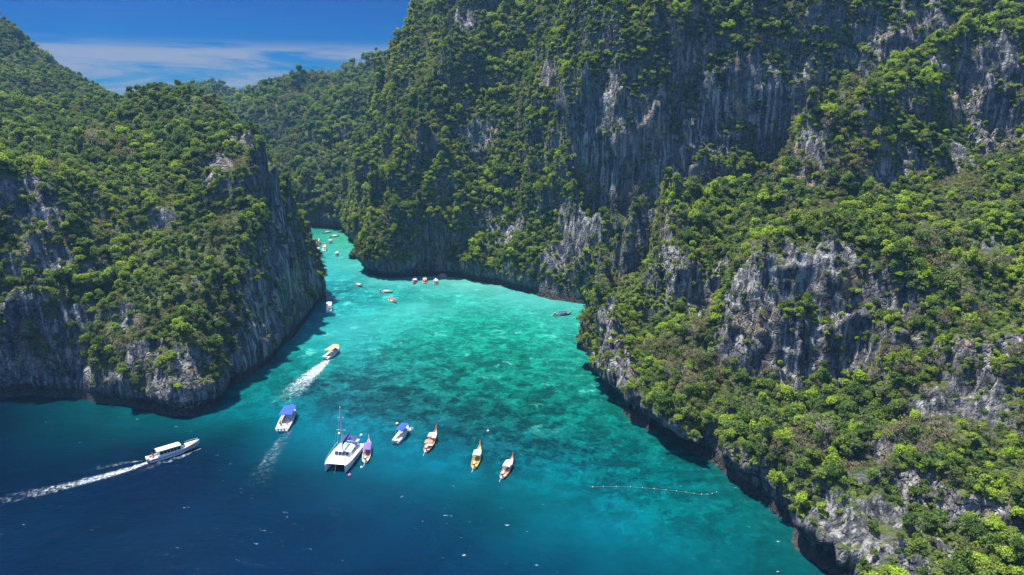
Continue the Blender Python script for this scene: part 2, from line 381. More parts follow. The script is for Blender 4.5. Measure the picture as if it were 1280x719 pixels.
left_headland = build_land('left_headland', P, V, (-404, -62, 140, 476), 1.1, 122, 41, (4.0, 3.4, 1.5, 0.5), (16, 1.0))

# hills round the head of the lagoon and behind
coast = [(-300, 500, 0, 5), (-180, 470, 10, 8), (-150, 415, 12, 8), (-135, 395, 12, 6), W(396, 286, 12, 6), W(415, 287, 12, 6), W(436, 287, 12, 6), (-78, 392, 14, 6), (-60, 398, 20, 8), (-30, 420, 20, 8), (60, 430, 20, 8)]
P, V = coast_controls(coast, 1, 10.0)
add(P, V, pts([(380, 250, 405), (420, 250, 402), (400, 200, 416), (440, 180, 424), (370, 170, 432), (430, 150, 444), (330, 180, 440), (330, 150, 470), (330, 130, 505), (350, 112, 520), (390, 110, 530), (420, 95, 540), (445, 90, 545), (470, 86, 550),
    (520, 80, 560), (310, 124, 512), (300, 130, 505), (275, 108, 700), (255, 113, 700), (297, 118, 705), (240, 119, 690), (312, 132, 700), (275, 135, 640), (380, 130, 500), (440, 120, 510)]))
add(P, V, [(-300, 620, 60), (-100, 640, 50), (0, 640, 60), (60, 600, 80), (-300, 760, 30), (0, 760, 30), (-200, 560, 40), (-230, 520, 34)])
far_hills = build_land('far_hills', P, V, (-380, 70, 372, 770), 2.6, 112, 77, (6, 4.0, 1.6, 0.4), (26, 1.1), far=True, broad=(6, 60))
# ------------------------------------------------------------------ water: one sheet, its colour the depth and bottom of the lagoon
def lin(c):
    c = np.asarray(c, float) / 255; return np.where(c < 0.04045, c / 12.92, ((c + 0.055) / 1.055) ** 2.4)
SEA = [  # place in the survey, colour of water over that bottom (sRGB of the lit water), amount of coral, sandiness
    ((-300, 560), (0, 50, 92), 0, 0), ((-100, 700), (0, 48, 90), 0, 0), ((100, 715), (0, 48, 90), 0, 0), ((0, 560), (0, 42, 78), 0, 0), ((0, 510), (0, 36, 66), 0, 0), ((100, 640), (0, 50, 92), 0, 0),
    ((250, 700), (0, 54, 98), 0, 0), ((200, 560), (0, 50, 86), 0, 0), ((280, 560), (0, 62, 96), 0, 0), ((400, 650), (0, 60, 106), 0, 0), ((420, 715), (0, 58, 104), 0, 0), ((330, 590), (0, 72, 106), 0, 0),
    ((600, 700), (0, 72, 118), 0, 0), ((540, 640), (0, 78, 120), 0, 0), ((720, 700), (0, 92, 130), 0, 0), ((850, 715), (0, 108, 134), 0.1, 0), ((960, 715), (0, 104, 120), 0.2, 0), ((1000, 760), (0, 90, 120), 0.1, 0), ((700, 900), (0, 70, 116), 0, 0),
    ((310, 535), (0, 100, 122), 0.1, 0), ((400, 590), (0, 84, 118), 0, 0), ((480, 610), (0, 92, 128), 0, 0), ((580, 610), (0, 108, 136), 0.1, 0), ((660, 625), (0, 118, 140), 0.1, 0), ((780, 660), (0, 124, 138), 0.3, 0),
    ((450, 545), (0, 124, 140), 0.3, 0), ((390, 530), (0, 120, 136), 0.3, 0), ((340, 510), (0, 128, 134), 0.5, 0.1), ((300, 500), (4, 122, 124), 0.5, 0.1), ((560, 575), (0, 118, 136), 0.3, 0), ((690, 590), (0, 128, 136), 0.5, 0),
    ((380, 490), (18, 112, 116), 1, 0), ((450, 505), (22, 104, 108), 1, 0), ((520, 520), (22, 104, 106), 1, 0), ((590, 540), (20, 100, 104), 1, 0), ((640, 565), (14, 108, 114), 1, 0), ((700, 565), (10, 108, 110), 1, 0),
    ((760, 600), (0, 112, 114), 0.9, 0), ((830, 640), (0, 118, 118), 0.7, 0), ((900, 660), (0, 112, 112), 0.6, 0), ((800, 580), (0, 110, 108), 0.8, 0), ((860, 610), (0, 104, 104), 0.6, 0),
    ((330, 490), (6, 134, 128), 0.5, 0.1), ((370, 450), (10, 140, 134), 0.5, 0.2), ((400, 440), (30, 166, 158), 0.3, 0.4), ((420, 400), (42, 178, 172), 0.3, 0.4), ((470, 470), (30, 132, 128), 0.9, 0),
    ((540, 470), (24, 142, 126), 0.9, 0.1), ((610, 490), (14, 130, 112), 0.9, 0.1), ((670, 490), (12, 138, 116), 0.9, 0.3), ((720, 500), (12, 134, 114), 0.8, 0.2), ((760, 530), (6, 120, 108), 0.7, 0.1), ((700, 530), (8, 124, 112), 0.9, 0.3),
    ((480, 430), (40, 170, 158), 0.6, 0.3), ((520, 430), (34, 168, 146), 0.7, 0.3), ((570, 430), (28, 164, 138), 0.7, 0.3), ((640, 440), (24, 158, 130), 0.8, 0.4), ((700, 440), (30, 166, 140), 0.7, 0.5), ((725, 420), (46, 186, 160), 0.5, 0.6),
    ((440, 410), (66, 198, 188), 0.1, 0.8), ((480, 400), (58, 194, 178), 0.3, 0.7), ((520, 385), (86, 208, 190), 0.1, 0.9), ((580, 400), (34, 174, 148), 0.6, 0.4), ((640, 400), (36, 174, 148), 0.6, 0.5), ((690, 400), (54, 190, 164), 0.5, 0.6),
    ((560, 372), (52, 184, 162), 0.4, 0.6), ((600, 372), (72, 200, 178), 0.3, 0.8), ((650, 380), (84, 208, 186), 0.2, 0.9), ((735, 395), (70, 198, 174), 0.2, 0.8), ((560, 352), (112, 212, 188), 0, 1), ((610, 360), (110, 214, 192), 0, 1),
    ((500, 352), (88, 204, 188), 0.1, 0.9), ((470, 352), (92, 204, 186), 0.1, 0.9), ((440, 350), (30, 176, 172), 0.5, 0.5), ((430, 365), (26, 164, 162), 0.8, 0.3), ((460, 375), (40, 180, 172), 0.6, 0.5), ((500, 370), (40, 182, 170), 0.6, 0.5),
    ((410, 350), (44, 186, 184), 0.3, 0.6), ((410, 320), (64, 200, 188), 0.1, 0.8), ((440, 330), (84, 206, 188), 0.1, 0.9), ((430, 305), (74, 206, 168), 0.1, 0.9), ((430, 294), (86, 204, 150), 0, 1), ((405, 300), (50, 188, 160), 0.2, 0.7), ((400, 289), (40, 176, 150), 0.2, 0.6),
]
WATER_ALBEDO = 0.275
def make_water():
    sp = np.array([on_plane(*s[0])[:2] for s in SEA])
    val = np.array([list(lin(s[1]) * WATER_ALBEDO * ((1, 0.80, 0.66) if s[2] < 0.25 and s[3] == 0 else (1.35, 1.38, 1.42) if s[2] >= 0.25 else (1.15, 1.15, 1.25))) + [s[2], s[3]] for s in SEA])
    ev = rbf_fit(sp, val)
    xs = np.concatenate([[-6000, -2500, -1200, -700, -450], np.arange(-320, 200, 2.5), [260, 400, 700, 1200, 2500, 6000]])
    ys = np.concatenate([[-4000, -1500, -600, -250, -100], np.arange(-30, 440, 2.5), [520, 700, 1200, 2500, 6000]])
    X, Y = np.meshgrid(xs, ys, indexing='ij'); n, m = X.shape
    Q = np.stack([X, Y], -1).reshape(-1, 2); R = ev(np.clip(Q, [-240, 60], [90, 420]))
    lo = np.concatenate([val[:, :3].min(0) * 0.8, [0, 0]]); hi = np.concatenate([val[:, :3].max(0) * 1.05, [1, 1]])
    R = np.clip(R, lo, hi)
    i = np.arange(n * m).reshape(n, m)
    faces = np.stack([i[:-1, :-1], i[1:, :-1], i[1:, 1:], i[:-1, 1:]], -1).reshape(-1, 4)
    me = new_mesh('water', np.c_[Q, np.zeros(len(Q))], faces)
    a = me.attributes.new('bottom', 'FLOAT_COLOR', 'POINT')
    a.data.foreach_set('color', np.c_[R[:, :3], np.ones(len(R))].astype(np.float32).ravel())
    fattr(me, 'coral', R[:, 3]); fattr(me, 'sand', R[:, 4])
    m_, t, b = mat('sea_water')
    pos = N(t, 'ShaderNodeNewGeometry').outputs['Position']
    wob = N(t, 'ShaderNodeTexNoise'); wob.inputs['Scale'].default_value = 0.25; L(t, pos, wob.inputs['Vector'])
    va = N(t, 'ShaderNodeVectorMath', operation='MULTIPLY_ADD'); L(t, wob.outputs['Color'], va.inputs[0]); va.inputs[1].default_value = (3, 3, 0); L(t, pos, va.inputs[2])
    p = va.outputs[0]
    col = N(t, 'ShaderNodeAttribute', attribute_name='bottom').outputs['Color']
    cor = N(t, 'ShaderNodeAttribute', attribute_name='coral').outputs['Fac']; snd = N(t, 'ShaderNodeAttribute', attribute_name='sand').outputs['Fac']
    n1 = NOISE(t, p, 0.075, 4, 0.6); n2 = NOISE(t, p, 0.17, 7, 0.72); n3 = NOISE(t, p, 0.05, 5, 0.65)
    c = MIX(t, 1.0, col, RAMP(t, n1, [(0.3, GREY(0.80)), (0.7, GREY(1.18))]), 'MULTIPLY')
    mott = MATH(t, 'MULTIPLY', MAPR(t, n2, 0.46, 0.54), cor)                                              # coral heads
    c = MIX(t, MATH(t, 'MULTIPLY', mott, 0.92), c, MIX(t, 1.0, c, (0.34, 0.40, 0.46), 'MULTIPLY'))
    n4 = NOISE(t, p, 0.9, 4, 0.7)
    c = MIX(t, MATH(t, 'MULTIPLY', MATH(t, 'MULTIPLY', MAPR(t, n4, 0.46, 0.56), cor), 0.7), c, MIX(t, 1.0, c, (0.5, 0.62, 0.66), 'MULTIPLY'))
    vc = N(t, 'ShaderNodeTexVoronoi', feature='SMOOTH_F1'); vc.inputs['Scale'].default_value = 0.42; vc.inputs['Smoothness'].default_value = 0.35; L(t, p, vc.inputs['Vector'])
    heads = MATH(t, 'MULTIPLY', MAPR(t, MATH(t, 'MULTIPLY_ADD', n4, 0.6, vc.outputs['Distance']), 0.86, 0.55), MAPR(t, n1, 0.40, 0.60))
    c = MIX(t, MATH(t, 'MULTIPLY', MATH(t, 'MULTIPLY', heads, cor), 0.75), c, MIX(t, 1.0, c, (0.5, 0.38, 0.40), 'MULTIPLY'))
    lite = MATH(t, 'MULTIPLY', MAPR(t, NOISE(t, SCALEV(t, p, (1, 1, 1), loc=(11, 70, 0)), 0.33, 6, 0.76), 0.515, 0.585), cor)
    c = MIX(t, MATH(t, 'MULTIPLY', lite, 0.62), c, MIX(t, 1.0, c, (2.6, 1.9, 1.8), 'MULTIPLY'))
    big = MATH(t, 'MULTIPLY', MAPR(t, n3, 0.48, 0.60), MATH(t, 'MULTIPLY', cor, 0.55))
    c = MIX(t, big, c, MIX(t, 1.0, c, (0.5, 0.52, 0.52), 'MULTIPLY'))
    sandp = MATH(t, 'MULTIPLY', MAPR(t, NOISE(t, SCALEV(t, p, (1, 1, 1), loc=(40, 9, 0)), 0.12, 6, 0.72), 0.57, 0.67), MAPR(t, snd, 0.04, 0.35))
    c = MIX(t, MATH(t, 'MULTIPLY', sandp, 0.75), c, (0.05, 0.29, 0.24))                                     # sand between the coral
    # sun glints and small whitecaps, painted into the open water's colour as pale flecks
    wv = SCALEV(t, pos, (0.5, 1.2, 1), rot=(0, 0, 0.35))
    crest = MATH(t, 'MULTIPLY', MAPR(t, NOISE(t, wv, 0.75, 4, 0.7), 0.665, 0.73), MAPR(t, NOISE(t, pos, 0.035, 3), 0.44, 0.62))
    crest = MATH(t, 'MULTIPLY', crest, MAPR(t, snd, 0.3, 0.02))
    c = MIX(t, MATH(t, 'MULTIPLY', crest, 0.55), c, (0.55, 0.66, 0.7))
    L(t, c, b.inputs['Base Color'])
    b.inputs['Roughness'].default_value = 0.12; b.inputs['IOR'].default_value = 1.333; b.inputs['Specular IOR Level'].default_value = 0.07
    h = MATH(t, 'ADD', MATH(t, 'MULTIPLY', NOISE(t, SCALEV(t, pos, (0.7, 1.3, 1), rot=(0, 0, 0.35)), 0.30, 3, 0.5), 1.0), MATH(t, 'MULTIPLY', NOISE(t, SCALEV(t, pos, (0.8, 1.3, 1), rot=(0, 0, 0.2)), 1.3, 4, 0.62), 0.42))
    bp = N(t, 'ShaderNodeBump', _Strength=1.0, _Distance=0.32); L(t, h, bp.inputs['Height']); L(t, bp.outputs[0], b.inputs['Normal'])
    me.materials.append(m_)
    return tag(link('water', me), kind='structure')
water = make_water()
# ------------------------------------------------------------------ vegetation
def leaf_material():
    m, t, b = mat('foliage'); t.nodes.remove(b)
    tint = N(t, 'ShaderNodeAttribute', attribute_name='tint'); tint.attribute_type = 'INSTANCER'
    geo = N(t, 'ShaderNodeNewGeometry'); ri = geo.outputs['Random Per Island']
    f = MATH(t, 'ADD', tint.outputs['Fac'], MATH(t, 'MULTIPLY_ADD', ri, 0.22, -0.11), clamp=True)
    c = RAMP(t, f, [(0.0, (0.26, 0.22, 0.18)), (0.12, (0.19, 0.16, 0.10)), (0.26, (0.13, 0.14, 0.052)), (0.42, (0.060, 0.112, 0.028)), (0.60, (0.115, 0.180, 0.036)),
                    (0.80, (0.215, 0.270, 0.042)), (1.0, (0.270, 0.380, 0.032))])
    df = N(t, 'ShaderNodeBsdfDiffuse'); tr = N(t, 'ShaderNodeBsdfTranslucent'); mx = N(t, 'ShaderNodeMixShader', _Fac=0.45)
    gl = N(t, 'ShaderNodeBsdfGlossy', _Roughness=0.45); gl.inputs['Color'].default_value = (0.6, 0.6, 0.6, 1); mg = N(t, 'ShaderNodeMixShader', _Fac=0.012)
    L(t, c, df.inputs['Color']); L(t, MIX(t, 1.0, c, (1.25, 1.2, 0.6), 'MULTIPLY'), tr.inputs['Color'])
    L(t, df.outputs[0], mx.inputs[1]); L(t, tr.outputs[0], mx.inputs[2]); L(t, mx.outputs[0], mg.inputs[1]); L(t, gl.outputs[0], mg.inputs[2])
    L(t, mg.outputs[0], t.nodes['Material Output'].inputs['Surface'])
    return m
LEAF = leaf_material()
BARK, _t, _b = mat('bark'); _b.inputs['Roughness'].default_value = 0.9
_p = N(_t, 'ShaderNodeTexCoord').outputs['Object']
L(_t, RAMP(_t, NOISE(_t, SCALEV(_t, _p, (6, 6, 1.2)), 1.5, 4), [(0.3, (0.07, 0.06, 0.05)), (0.7, (0.24, 0.21, 0.18))]), _b.inputs['Base Color'])

def leaf_quads(rng, cen, nrm, size):
    """one small bent leaf clump (two triangles' worth of quad) per centre, its face near nrm"""
    n = len(cen); nrm = nrm / (np.linalg.norm(nrm, axis=1)[:, None] + 1e-9)
    a = np.cross(nrm, rng.normal(size=(n, 3))); a /= np.linalg.norm(a, axis=1)[:, None] + 1e-9; b = np.cross(nrm, a)
    s = (size * rng.uniform(0.6, 1.35, n))[:, None]; w = s * rng.uniform(0.5, 0.9, (n, 1))
    v = np.stack([cen - a * s, cen - b * w + nrm * s * 0.15, cen + a * s - nrm * s * 0.25, cen + b * w + nrm * s * 0.1], 1)
    return v.reshape(-1, 3), np.arange(n * 4).reshape(n, 4)

def crown_mesh(name, seed, lobes, per, leaf, flat=0.7, spread=0.6, lobe_r=(0.18, 0.46), low=-0.75):
    rng = np.random.default_rng(seed); C, Nn = [], []
    for i in range(lobes):
        th = i * 2.39996 + rng.uniform(-0.4, 0.4); k = (i + 0.5) / lobes
        rr = spread * math.sqrt(k) * rng.uniform(0.6, 1.3); r = rng.uniform(*lobe_r) * (1.1 - 0.25 * k)
        c = np.array([rr * math.cos(th), rr * math.sin(th), flat * (1 - rr ** 2) * 0.72 + rng.uniform(-0.24, 0.22)])
        n = int(per * (r / 0.35) ** 2); d = rng.normal(size=(n, 3)); d[:, 2] = np.where(d[:, 2] < low, -d[:, 2] * 0.6, d[:, 2])
        d /= np.linalg.norm(d, axis=1)[:, None]
        rad = r * rng.uniform(0.55, 1.0, (n, 1)) * (1 + 0.55 * rng.random((n, 1)) ** 4); C.append(c + d * rad * np.array([1, 1, 0.85])); Nn.append(d + rng.normal(size=(n, 3)) * 0.55 + np.array([0, 0, 0.35]))
    C = np.concatenate(C); Nn = np.concatenate(Nn)
    v, f = leaf_quads(rng, C, Nn, leaf)
    v[:, 2] += 0.72                                                            # crown centre above the foot of the trunk
    return new_mesh(name, v, f, [LEAF], smooth=False)

def tube_verts(path, radii, sides=6):
    V, Fc = [], []
    for k, (p, r) in enumerate(zip(path, radii)):
        p = Vector(p); q = Vector(path[min(k + 1, len(path) - 1)]) - Vector(path[max(k - 1, 0)])
        q = q.normalized() if q.length > 1e-9 else Vector((0, 0, 1)); a = q.orthogonal().normalized(); b = q.cross(a)
        for s in range(sides):
            an = 2 * PI * s / sides; V.append(p + a * (r * math.cos(an)) + b * (r * math.sin(an)))
    for k in range(len(path) - 1):
        for s in range(sides):
            t = (s + 1) % sides; Fc.append((k * sides + s, k * sides + t, (k + 1) * sides + t, (k + 1) * sides + s))
    Fc.append(tuple(range(sides))[::-1]); Fc.append(tuple(len(V) - sides + s for s in range(sides)))
    return V, Fc
def join_lists(parts):
    V, Fc = [], []
    for v, f in parts:
        o = len(V); V += list(v); Fc += [tuple(i + o for i in q) for q in f]
    return V, Fc
def trunk_mesh(name, seed, twiggy=False):
    rng = random.Random(seed); parts = []
    lean = (rng.uniform(-0.12, 0.12), rng.uniform(-0.12, 0.12))
    top = (lean[0], lean[1], 0.72)
    parts.append(tube_verts([(0, 0, -0.5), (lean[0] * 0.2, lean[1] * 0.2, 0.15), (lean[0] * 0.6, lean[1] * 0.6, 0.45), top], [0.085, 0.065, 0.05, 0.03]))
    for i in range(16 if twiggy else 5):
        a = i * 2.4 + rng.uniform(-0.4, 0.4); z0 = rng.uniform(0.1, 0.6); rl = rng.uniform(0.45, 0.8)
        b0 = (lean[0] * z0, lean[1] * z0, z0); b1 = (0.5 * rl * math.cos(a), 0.5 * rl * math.sin(a), z0 + rng.uniform(0.2, 0.35)); b2 = (rl * math.cos(a + .2), rl * math.sin(a + .2), z0 + rng.uniform(0.35, 0.6))
        parts.append(tube_verts([b0, b1, b2], [0.035, 0.022, 0.008], 5))
        if twiggy:
            for j in range(4):
                a2 = a + rng.uniform(-1, 1); b3 = (b1[0] + 0.4 * math.cos(a2), b1[1] + 0.4 * math.sin(a2), b1[2] + rng.uniform(0.05, 0.35)); parts.append(tube_verts([b1, b3], [0.016, 0.005], 4))
    v, f = join_lists(parts); return new_mesh(name, v, f, [BARK])

CROWNS = [crown_mesh('crown', 101, 13, 92, 0.105), crown_mesh('crown', 102, 10, 100, 0.11, flat=0.95), crown_mesh('crown', 103, 16, 74, 0.10, flat=0.55, spread=0.72, lobe_r=(0.22, 0.36)),
          crown_mesh('crown', 104, 9, 84, 0.12, flat=1.15, spread=0.5), crown_mesh('crown', 105, 12, 66, 0.10, flat=0.7, spread=0.7, lobe_r=(0.2, 0.4)), crown_mesh('crown', 106, 18, 60, 0.095, flat=0.8, lobe_r=(0.18, 0.34)),
          crown_mesh('crown', 107, 9, 30, 0.085, flat=0.9, spread=0.68, lobe_r=(0.24, 0.42)),                # thin airy crown
          crown_mesh('crown', 108, 8, 13, 0.06, flat=0.9, spread=0.62, lobe_r=(0.24, 0.4))]                  # nearly bare, dry
TRUNKS = [trunk_mesh('trunk', 200 + i, twiggy=i >= 6) for i in range(8)]

def land_faces(o):
    me = o.data; n = len(me.polygons); c = np.empty(n * 3, np.float32); me.polygons.foreach_get('center', c)
    nn = np.empty(n * 3, np.float32); me.polygons.foreach_get('normal', nn); a = np.empty(n, np.float32); me.polygons.foreach_get('area', a)
    return c.reshape(-1, 3), nn.reshape(-1, 3), a
def bvh_of(o):
    me = o.data; v = np.empty(len(me.vertices) * 3, np.float32); me.vertices.foreach_get('co', v)
    f = np.empty(len(me.polygons) * 4, np.int32); me.loops.foreach_get('vertex_index', f)
    return BVHTree.FromPolygons(v.reshape(-1, 3).tolist(), f.reshape(-1, 4).tolist())
LANDS = [near_headland, main_wall, left_headland, far_hills]
TREES_BVH = [bvh_of(o) for o in LANDS]
def hit(px, py):
    d = Vector(at_depth(px, py, 1)) - cam.location; best = None
    for b in TREES_BVH:
        h = b.ray_cast(cam.location, d.normalized(), 2000)
        if h[0] is not None and (best is None or h[3] < best[1]): best = (h[0], h[3])
    return best[0] if best else None

# bare rock seen in the survey: place, reach in photo px
BARE = [(985, 335, 34), (940, 390, 30), (960, 430, 30), (1010, 430, 28), (1040, 320, 24), (990, 470, 24), (868, 345, 36), (880, 385, 26), (775, 470, 30), (755, 430, 26), (760, 490, 22), (740, 450, 16), (790, 505, 18), (765, 380, 14),
        (1010, 190, 30), (1000, 225, 24), (1215, 130, 44), (1235, 90, 40), (1200, 190, 30), (1240, 170, 26), (1100, 225, 24), (1140, 205, 24), (1195, 515, 36), (1225, 500, 30), (1160, 520, 20), (1050, 660, 40), (1090, 690, 36), (1030, 690, 30), (1000, 670, 24),
        (1080, 640, 26), (1125, 650, 24), (1140, 700, 30), (1250, 650, 24), (1080, 590, 22), (1140, 610, 26), (1200, 640, 22), (1180, 690, 24), (1100, 560, 16), (930, 350, 24), (915, 420, 24), (1060, 400, 24), (1080, 440, 20), (1050, 470, 20), (1120, 380, 16), (1140, 430, 18), (840, 320, 18), (900, 330, 14), (795, 290, 16), (1260, 420, 24), (1190, 330, 14), (750, 400, 14), (900, 600, 14), (940, 640, 16), (1240, 320, 30), (1250, 450, 26), (1210, 440, 22), (830, 290, 22), (820, 270, 20), (90, 400, 26), (70, 330, 20), (120, 340, 16), (90, 450, 22), (240, 350, 12), (160, 400, 16),
        (335, 205, 22), (345, 240, 24), (360, 300, 34), (320, 420, 34), (340, 215, 14), (350, 270, 34), (350, 330, 40), (340, 390, 54), (370, 360, 36), (310, 440, 30), (300, 470, 22), (385, 340, 26), (250, 500, 26), (200, 490, 28), (150, 480, 20), (230, 460, 22), (100, 470, 22), (50, 480, 20), (20, 450, 22),
        (45, 330, 26), (50, 270, 26), (40, 230, 20), (10, 240, 18), (30, 390, 24), (280, 200, 24), (300, 180, 18), (265, 225, 20), (195, 440, 22), (205, 270, 16), (165, 440, 24),
        (910, 120, 50), (950, 100, 50), (880, 170, 50), (840, 200, 40), (960, 150, 40), (760, 130, 44), (740, 180, 40), (770, 220, 36), (810, 150, 40), (725, 290, 36), (770, 200, 30), (680, 90, 26), (1000, 90, 30), (860, 80, 36), (1120, 60, 40), (1080, 50, 30), (1060, 70, 24), (700, 330, 26), (640, 290, 24), (610, 280, 22),
        (600, 170, 24), (580, 30, 22), (1150, 30, 26), (1170, 80, 20)]
BZ = []
for px, py, r in BARE:
    h = hit(px, py)
    if h is not None: BZ.append((h.x, h.y, h.z, r * (1.26 if px > 740 and py > 230 else 0.75 if 600 < px < 1100 and py < 230 else 1) / F * project(np.array(h))[2]))
BZ = np.array(BZ)
def bareness(P):
    out = np.zeros(len(P))
    for x, y, z, r in BZ:
        d = np.sqrt((P[:, 0] - x) ** 2 + (P[:, 1] - y) ** 2 + (P[:, 2] - z) ** 2) / r
        out = np.maximum(out, np.clip(1.5 - d, 0, 1))
    return out
for o in LANDS:
    v = np.empty(len(o.data.vertices) * 3, np.float32); o.data.vertices.foreach_get('co', v)
    fattr(o.data, 'bare', bareness(v.reshape(-1, 3)))

# name, faces, number of tries, radius range, mean tint, tint spread
TREE, BUSH = [], []           # rows: x y z r tint land
for li, (o, dens, rr, tint0, tsp, cover) in enumerate(((near_headland, 0.85, (0.55, 2.5), 0.66, 0.30, 0.50), (main_wall, 0.55, (0.8, 2.9), 0.64, 0.22, 0.74),
                                                 (left_headland, 0.28, (0.85, 2.9), 0.55, 0.20, 0.68), (far_hills, 0.08, (2.0, 4.6), 0.50, 0.12, 1.0))):
    c, n, a = land_faces(o); ok = (n[:, 2] > -0.25) & (c[:, 2] > 3.2)
    x, y, d = project(c); ok &= (x > -260) & (x < 1540) & (y < 1000) & (y > -260)
    c, n, a = c[ok], n[ok], a[ok]
    bare = bareness(c); nz = n[:, 2]
    base = np.interp(nz, [-0.25, 0.1, 0.35, 0.6, 1], [0.12, 0.6, 0.95, 1.0, 1.0])
    patch = np.clip(cover + 1.1 * fbm(c, 17, 300 + li, 3), 0.0, 1) if li < 3 else 1
    w = a * base * patch * (1 - 0.93 * bare) * np.clip((c[:, 2] - 2.5) / 6, 0.05, 1)
    total = int(w.sum() * dens * 2.2)
    pick = RNG.choice(len(c), size=total, p=w / w.sum())
    P = c[pick] + RNG.normal(size=(total, 3)) * np.array([0.3, 0.3, 0.0]); S = nz[pick]; B = bare[pick]
    r = rr[0] + (rr[1] - rr[0]) * RNG.beta(1.1, 3.2, total)
    r *= np.interp(S, [0, 0.5], [0.62, 1.0]) * (1 - 0.35 * B) * np.clip(1 + 0.5 * fbm(P, 30, 330 + li, 2), 0.7, 1.3)
    tint = tint0 + tsp * RNG.normal(size=total) * 0.75 + 0.30 * fbm(P, 22, 320 + li, 2)
    dry = (fbm(P, 14, 340 + li, 2) > (0.12 if li == 0 else 0.36)) & (RNG.random(total) < 0.65); tint = np.where(dry, RNG.uniform(0.0, 0.26, total), tint)
    tint = np.clip(tint, 0.02, 1.0)
    grid = {}; cell = rr[1]; kept = 0
    order = np.argsort(-r + RNG.normal(size=total) * 0.3)
    for i in order:
        q = P[i]; k = tuple((q // cell).astype(int)); bad = False
        for dx in (-1, 0, 1):
            for dy in (-1, 0, 1):
                for dz in (-1, 0, 1):
                    for j in grid.get((k[0] + dx, k[1] + dy, k[2] + dz), ()):
                        if ((P[j] - q) ** 2).sum() < (0.47 * (r[i] + r[j])) ** 2: bad = True; break
                    if bad: break
                if bad: break
            if bad: break
        if bad: continue
        grid.setdefault(k, []).append(i); kept += 1
        TREE.append((q[0], q[1], q[2] - 0.15 * r[i], r[i], tint[i], li, S[i]))
    print(o.name, 'trees', kept, 'of', total, round(time.time() - T0, 1), 's')
    # undergrowth between the trees
    wb = a * np.interp(nz, [-0.1, 0.2, 0.55, 1], [0.02, 0.25, 1, 1]) * (1 - 0.85 * bare) * (np.clip(0.75 + 1.2 * fbm(c, 9, 360 + li, 3), 0.03, 1)) * np.clip((c[:, 2] - 2.5) / 4, 0.02, 1)
    nb = int(wb.sum() * (1.0, 0.42, 0.34, 0.05)[li]); pick = RNG.choice(len(c), size=nb, p=wb / wb.sum())
    rb = RNG.uniform(0.35, 0.95, nb) * (1, 1.6, 1.5, 2.6)[li]
    tb = np.clip(tint0 - 0.1 + 0.2 * RNG.normal(size=nb) + 0.3 * fbm(c[pick], 12, 370 + li, 2), 0, 0.95)
    BUSH.append(np.c_[c[pick], rb, tb])
TREE = np.array(TREE); BUSH = np.concatenate(BUSH)
print('trees', len(TREE), 'bushes', len(BUSH))

def kind_of_crown(t, rnd):
    if t < 0.13: return 7
    if t < 0.27: return 6
    return int(rnd * 6)
tk = np.array([kind_of_crown(t, r) for t, r in zip(TREE[:, 4], RNG.random(len(TREE)))])
zs = RNG.uniform(0.75, 1.45, len(TREE)); rz = RNG.uniform(0, 2 * PI, len(TREE)); sx = RNG.uniform(0.82, 1.25, len(TREE))

# the 300 trees that show largest are things of their own
px, py, dep = project(TREE[:, :3] + np.array([0, 0, 1]) * TREE[:, 3:4])
size = TREE[:, 3] / dep * F
size = np.where((px > 6) & (px < 1274) & (py > 4) & (py < 714), size, 0)
chosen = []
for i in np.argsort(-size):
    if size[i] == 0 or len(chosen) >= 300: break
    P = Vector(TREE[i, :3]) + Vector((0, 0, TREE[i, 3] * 1.15)); d = P - cam.location; clear = True
    for b in TREES_BVH:
        h = b.ray_cast(cam.location, d.normalized(), d.length - TREE[i, 3] * 0.9)
        if h[0] is not None: clear = False; break
    if clear: chosen.append(i)
chosen = np.array(chosen)

LOOK = [(0.13, 'leafless grey brown', 'tree'), (0.27, 'sparse olive brown', 'tree'), (0.44, 'dark green', 'tree'), (0.62, 'mid green', 'tree'), (0.80, 'yellow green', 'tree'), (2, 'bright lime green', 'tree')]
MARKS = [(760, 460, 'on the sheer headland tip'), (780, 330, 'on the headland shoulder facing the wall'), (830, 260, 'on the crest above the headland tip'), (870, 350, 'around the grey crag'),
         (850, 440, 'in the hollow below the grey crag'), (850, 520, 'just above the dark shore overhang'), (920, 300, 'in the gully left of the grey promontory'), (985, 330, 'on top of the grey promontory'), (960, 430, 'on the steep promontory face'),
         (940, 540, 'on the slope below the promontory'), (1010, 200, 'on the bare side of the dome'), (1090, 150, 'on the green dome cap'), (1100, 260, 'at the foot of the round dome'), (1220, 130, 'on the grey block at upper right'),
         (1240, 240, 'below the upper right block'), (1110, 350, 'right of the grey promontory'), (1200, 370, 'midway up the broad right slope'), (1265, 330, 'at the right photo edge'), (1100, 450, 'on the ribs below the broad slope'),
         (1200, 470, 'above the small lower right cliff'), (1200, 570, 'below the small lower right cliff'), (1050, 550, 'in the wooded dip above the shelf'), (1000, 630, 'on the low shelf over shadowed water'),
         (1100, 650, 'on the rocky bottom spur'), (1230, 670, 'in the bottom right corner'), (960, 180, 'on the dark wall left of the dome'), (600, 200, 'on the high wall across the lagoon'), (200, 300, 'on the left headland')]
ORD = ['first', 'second', 'third', 'fourth', 'fifth', 'sixth', 'seventh', 'eighth', 'ninth', 'tenth', 'eleventh', 'twelfth']
